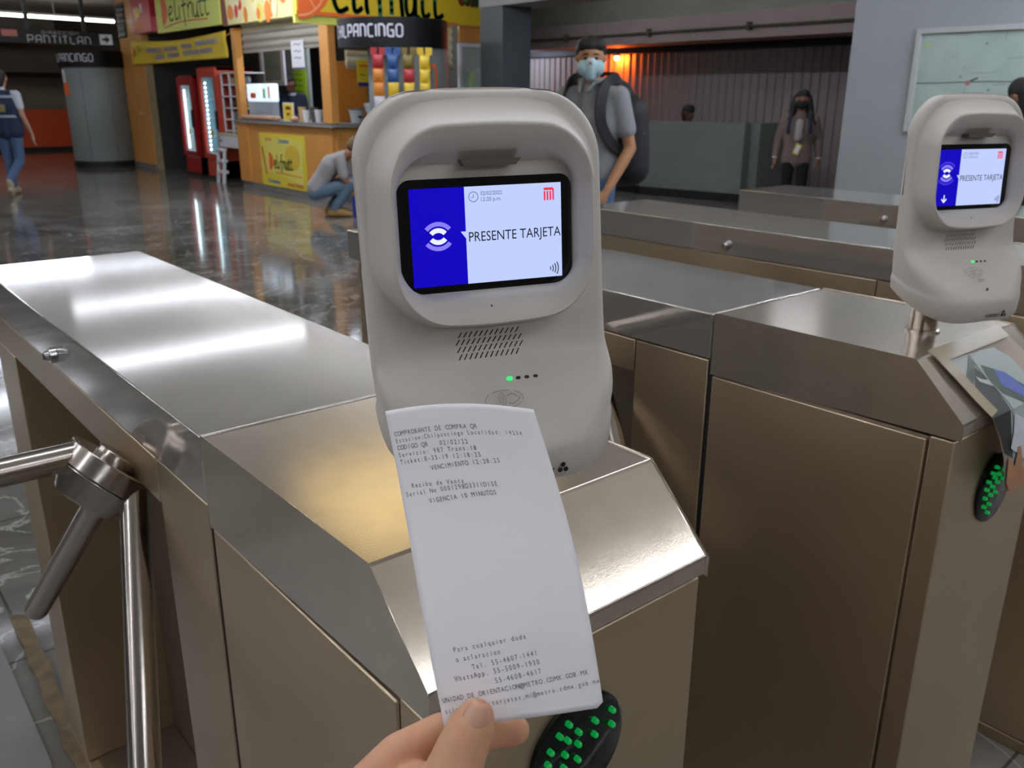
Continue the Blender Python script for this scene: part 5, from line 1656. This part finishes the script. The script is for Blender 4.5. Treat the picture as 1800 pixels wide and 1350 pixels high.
bm_.box(-.035, .035, -.004, .004, -.06, .06, mat('badge_yellow', 'C9B13A', .5))
bm_.build('badge_holder', bd, bevel=.003)
bm_ = MB()
bm_.M = Matrix.Translation((.0, -.1555, .855)) @ Matrix.Rotation(.35, 4, 'Y')
bm_.box(-.022, .022, -.002, .002, -.045, .045, mat('badge_white', 'E6E4DC', .5))
bm_.build('badge_card', bd)
MB().tube([V(.02, -.148, .91), V(.05, -.115, 1.12), V(.06, -.05, 1.22)], .004, mat('lanyard', '3B3A36', .7), 6).build('lanyard', bd)

# ---- crouching man in profile
loc = (4.8867, 9.2097, 0.0000)
fx, fy = .80, -.60
J = dict(head=(0, -.36, .795), face=(0, -.72, -.69), up=(0, -.69, .72), neck=(0, -.235, .735), chest=(0, -.06, .60), pel=(0, .17, .285), rv=(1, 0, 0),
         shR=(.18, -.17, .69), elR=(.20, -.22, .43), wrR=(.10, -.45, .42), hdR=(-.1, -1, .05), thR=(-1, 0, .4),
         shL=(-.18, -.17, .69), elL=(-.20, -.22, .43), wrL=(-.10, -.45, .42), hdL=(.1, -1, .05), thL=(1, 0, .4),
         hpR=(.10, .16, .28), knR=(.16, -.24, .42), anR=(.13, .02, .09), toR=(.14, -.15, .04),
         hpL=(-.10, .16, .28), knL=(-.16, -.30, .40), anL=(-.13, -.06, .09), toL=(-.14, -.23, .04))
cm = person('person', 'crouching man in grey shirt and faded jeans beside the orange counter', (loc[0] + .02, loc[1] - .02, 0), facing(fx, fy), J, None, sk('brown', '8A5F47'), vox=.011)
GSH = mat('shirt_grey', '9A9694', .85, var=.06, vscale=(30, 30, 30))
blob('shirt', torso((0, .15, .34), (0, -.04, .61), (0, -.20, .725), (1, 0, 0), .085, .09, .13, 1, .014, 1.05) + sleeve_caps(J, 'R', .72, .014) + sleeve_caps(J, 'L', .72, .014), .011, GSH, cm, 5)
blob('jeans', legs_caps(J, .004), .012, DENIM2, cm, 4)
shoes(cm, J, mat('shoe_tan', '9C7A45', .6))
hc_ = Vector(J['head'])
blob('hair', [(hc_ + V(0, .02, .07), hc_ + V(0, -.05, .085), .078, .066), (hc_ + V(0, .06, .035), hc_ + V(0, .04, -.0), .07, .06)], .010, mat('hair_brown', '6A543A', .7), cm, 3)
face_bits(cm, hc_, J['face'], J['up'])
t = thing('plastic_crate', 'blue plastic crate on the floor in front of the crouching man', 'crate', (loc[0] + .38, loc[1] - .30, 0), math.radians(-35))
CRB = mat('crate_blue', '152C8C', .45)
MB().box(-.17, .17, -.14, .14, 0, .02, CRB).build('crate_base', t, bevel=.003)
for a, b, c, d in ((-.17, -.15, -.14, .14), (.15, .17, -.14, .14), (-.15, .15, -.14, -.12), (-.15, .15, .12, .14)):
    MB().box(a, b, c, d, .02, .10, CRB).box(a, b, c, d, .14, .24, CRB).build('crate_wall', t, bevel=.003)
for sx in (-.16, .16):
    for sy in (-.13, .13):
        MB().box(sx - .012, sx + .012, sy - .012, sy + .012, .02, .24, CRB).build('crate_post', t)

# ---- walking man at the left edge, seen from behind
loc = (2.4682, 14.1041, 1.7049)
h = loc[2] * 1.0
q = h / 1.72
wx, wy = .55, .83
J = standing(h, wrR=(.31, -.02, .80), elR=(.27, .05, 1.06), hdR=(.02, -.1, -1), wrL=(-.25, -.16, .84), anR=(.09, -.06, .10), knR=(.10, -.09, .50), toR=(.10, -.24, .05),
             anL=(-.05, .36, .22), knL=(-.08, -.02, .48), toL=(-.05, .33, .07))
wk = person('person', 'man walking away in navy reflective vest and blue jeans', (loc[0], loc[1], 0), facing(wx, wy), J, None, sk('light', 'B8907A'), vox=.012)
TEE = mat('tee_white', 'BCC4CC', .8)
blob('tee_shirt', torso((0, .01, .98 * q), J['chest'], J['neck'], (1, 0, 0), .08, .08, .13, 1, .006) + sleeve_caps(J, 'R', .55, .010) + sleeve_caps(J, 'L', .55, .010), .012, TEE, wk, 4)
NAVY = mat('vest_navy', '1C2A44', .8)
vs_ = blob('vest', torso((0, .01, .90 * q), J['chest'], (0, .005, 1.45 * q), (1, 0, 0), .105, .10, .105, 1, .020, 1.05), .012, NAVY, wk, 4)
REFL = mat('reflective_strip', '8F9AA6', .4)
for z, rx_ in ((1.09, .195), (1.36, .185)):
    MB().loft([[(rx_ * math.cos(a), .012 + .138 * math.sin(a), zz * q) for a in [2 * PI * i / 36 for i in range(36)]] for zz in (z, z + .035)], REFL, False, False).build('reflective_strip', vs_)
bm_ = MB()
bm_.M = frame_at((0, .155, 1.22 * q), (-1, 0, 0), (0, 0, 1))
bm_.flat([(-.05, -.05), (.07, -.05), (.07, .05), (-.05, .05)], mat('vest_patch', '8A7A4A', .6))
bm_.build('vest_patch', vs_)
blob('jeans', legs_caps(J, .006), .012, DENIM, wk, 4)
shoes(wk, J, mat('shoe_beige', 'A89A84', .7))
hc_ = Vector(J['head'])
blob('hair', [(hc_ + V(0, .03, .045), hc_ + V(0, -.02, .065), .088, .072), (hc_ + V(0, .05, 0), hc_ + V(0, .05, -.04), .07, .06)], .012, HAIR, wk, 3)
face_bits(wk, hc_, (0, -1, 0), (0, 0, 1))

# ---- vendor behind the counter, looking down
loc = (6.7500, 13.7308, 1.6682)
h = loc[2] + .01
q = h / 1.72
J = standing(h, head=(0, -.06, 1.60 * q), face=(0, -.85, -.52), up=(0, -.52, .85), wrR=(.12, -.32, 1.02), elR=(.24, -.02, 1.10), hdR=(-.3, -1, -.1), wrL=(-.12, -.32, 1.02), elL=(-.24, -.02, 1.10), hdL=(.3, -1, -.1))
vd = person('person', 'vendor in dark navy pullover looking down behind the kiosk counter', (loc[0], loc[1], 0), facing(-.9, -.6), J, None, sk('vendor', '7A5344'), vox=.012)
NV = mat('pullover_navy', '1A1F33', .85)
pv = blob('pullover', torso((0, .01, .93 * q), J['chest'], J['neck'], (1, 0, 0), .09, .09, .14, 1, .018) + sleeve_caps(J, 'R', 1.9, .012) + sleeve_caps(J, 'L', 1.9, .012), .012, NV, vd, 4)
MB().loft([[((.062 + .01 * j) * math.cos(a), .0 + (.058 + .01 * j) * math.sin(a), (1.475 - .022 * j) * q) for a in [2 * PI * i / 24 for i in range(24)]] for j in range(3)], mat('collar_pale', '9AA4B4', .7), False, False).build('collar', vd)
blob('trousers', legs_caps(J, .0), .014, mat('trousers_black', '0D0D0F', .8), vd, 4)
shoes(vd, J, BLACK)
hc_ = Vector(J['head'])
blob('hair', [(hc_ + V(0, .01, .07), hc_ + V(0, -.05, .075), .080, .062), (hc_ + V(0, .05, .03), hc_ + V(0, .045, -.03), .07, .055)], .011, HAIR, vd, 3)
face_bits(vd, hc_, J['face'], J['up'])
bm_ = MB()
bm_.M = frame_at((.06, -.148, 1.22 * q), (1, 0, 0), (0, 0, 1))
bm_.arc((0, 0), .028, .038, 0, 2 * PI, mat('emblem_pale', '8C95A8', .6), 0, 16)
bm_.ribbon([(-.015, -.01), (0, .015), (.015, -.01)], .008, MATS['emblem_pale'])
bm_.build('emblem', pv, smooth=0)

# ---- person on the stairs behind the half wall, only the head shows
loc = (10.7466, 8.5052, 1.2675)
J = standing(1.60)
z0 = loc[2] - 1.60
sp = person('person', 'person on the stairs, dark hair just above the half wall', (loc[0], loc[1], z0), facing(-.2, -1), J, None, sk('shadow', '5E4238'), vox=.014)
hc_ = Vector(J['head'])
blob('hair', [(hc_ + V(0, .02, .05), hc_ + V(0, -.03, .06), .09, .078), (hc_ + V(0, .05, 0), hc_ + V(0, .05, -.07), .075, .065)], .012, HAIR, sp, 3)
blob('shirt', torso((0, .01, .92), J['chest'], J['neck'], (1, 0, 0), .09, .09, .13, 1, .014) + sleeve_caps(J, 'R', .6, .01) + sleeve_caps(J, 'L', .6, .01), .014, mat('shirt_rust', '5B3630', .85), sp, 3)
blob('trousers', legs_caps(J, .004), .014, BLACK, sp, 3)
MB().box(-.5, .5, -.5, .5, 0, max(.02, z0 - .004), CONC_D).build('stair_landing', None, smooth=0).location = (loc[0], loc[1], 0)
so_ = bpy.data.objects['stair_landing']
struct(so_, 'concrete stair landing behind the half wall', 'stairs')

# ---- person at the right edge, only dark hair shows above the second reader
loc = (6.0854, 1.9268, 1.4985)
h = loc[2]
q = h / 1.72
J = standing(h)
rp = person('person', 'person with black hair half hidden behind the second ticket reader', (loc[0], loc[1], 0), facing(.3, 1), J, None, sk('edge', '8E6A55'), vox=.014)
hc_ = Vector(J['head'])
blob('hair', [(hc_ + V(0, .02, .05), hc_ + V(0, -.03, .06), .092, .08), (hc_ + V(0, .05, 0), hc_ + V(0, .05, -.10), .08, .07)], .010, HAIR, rp, 3)
blob('shirt', torso((0, .01, .90 * q), J['chest'], J['neck'], (1, 0, 0), .085, .085, .125, .95, .014) + sleeve_caps(J, 'R', 1.8, .01) + sleeve_caps(J, 'L', 1.8, .01), .014, mat('shirt_black', '16171A', .85), rp, 3)
blob('trousers', legs_caps(J, .004), .014, DENIM, rp, 3)
shoes(rp, J, BLACK)
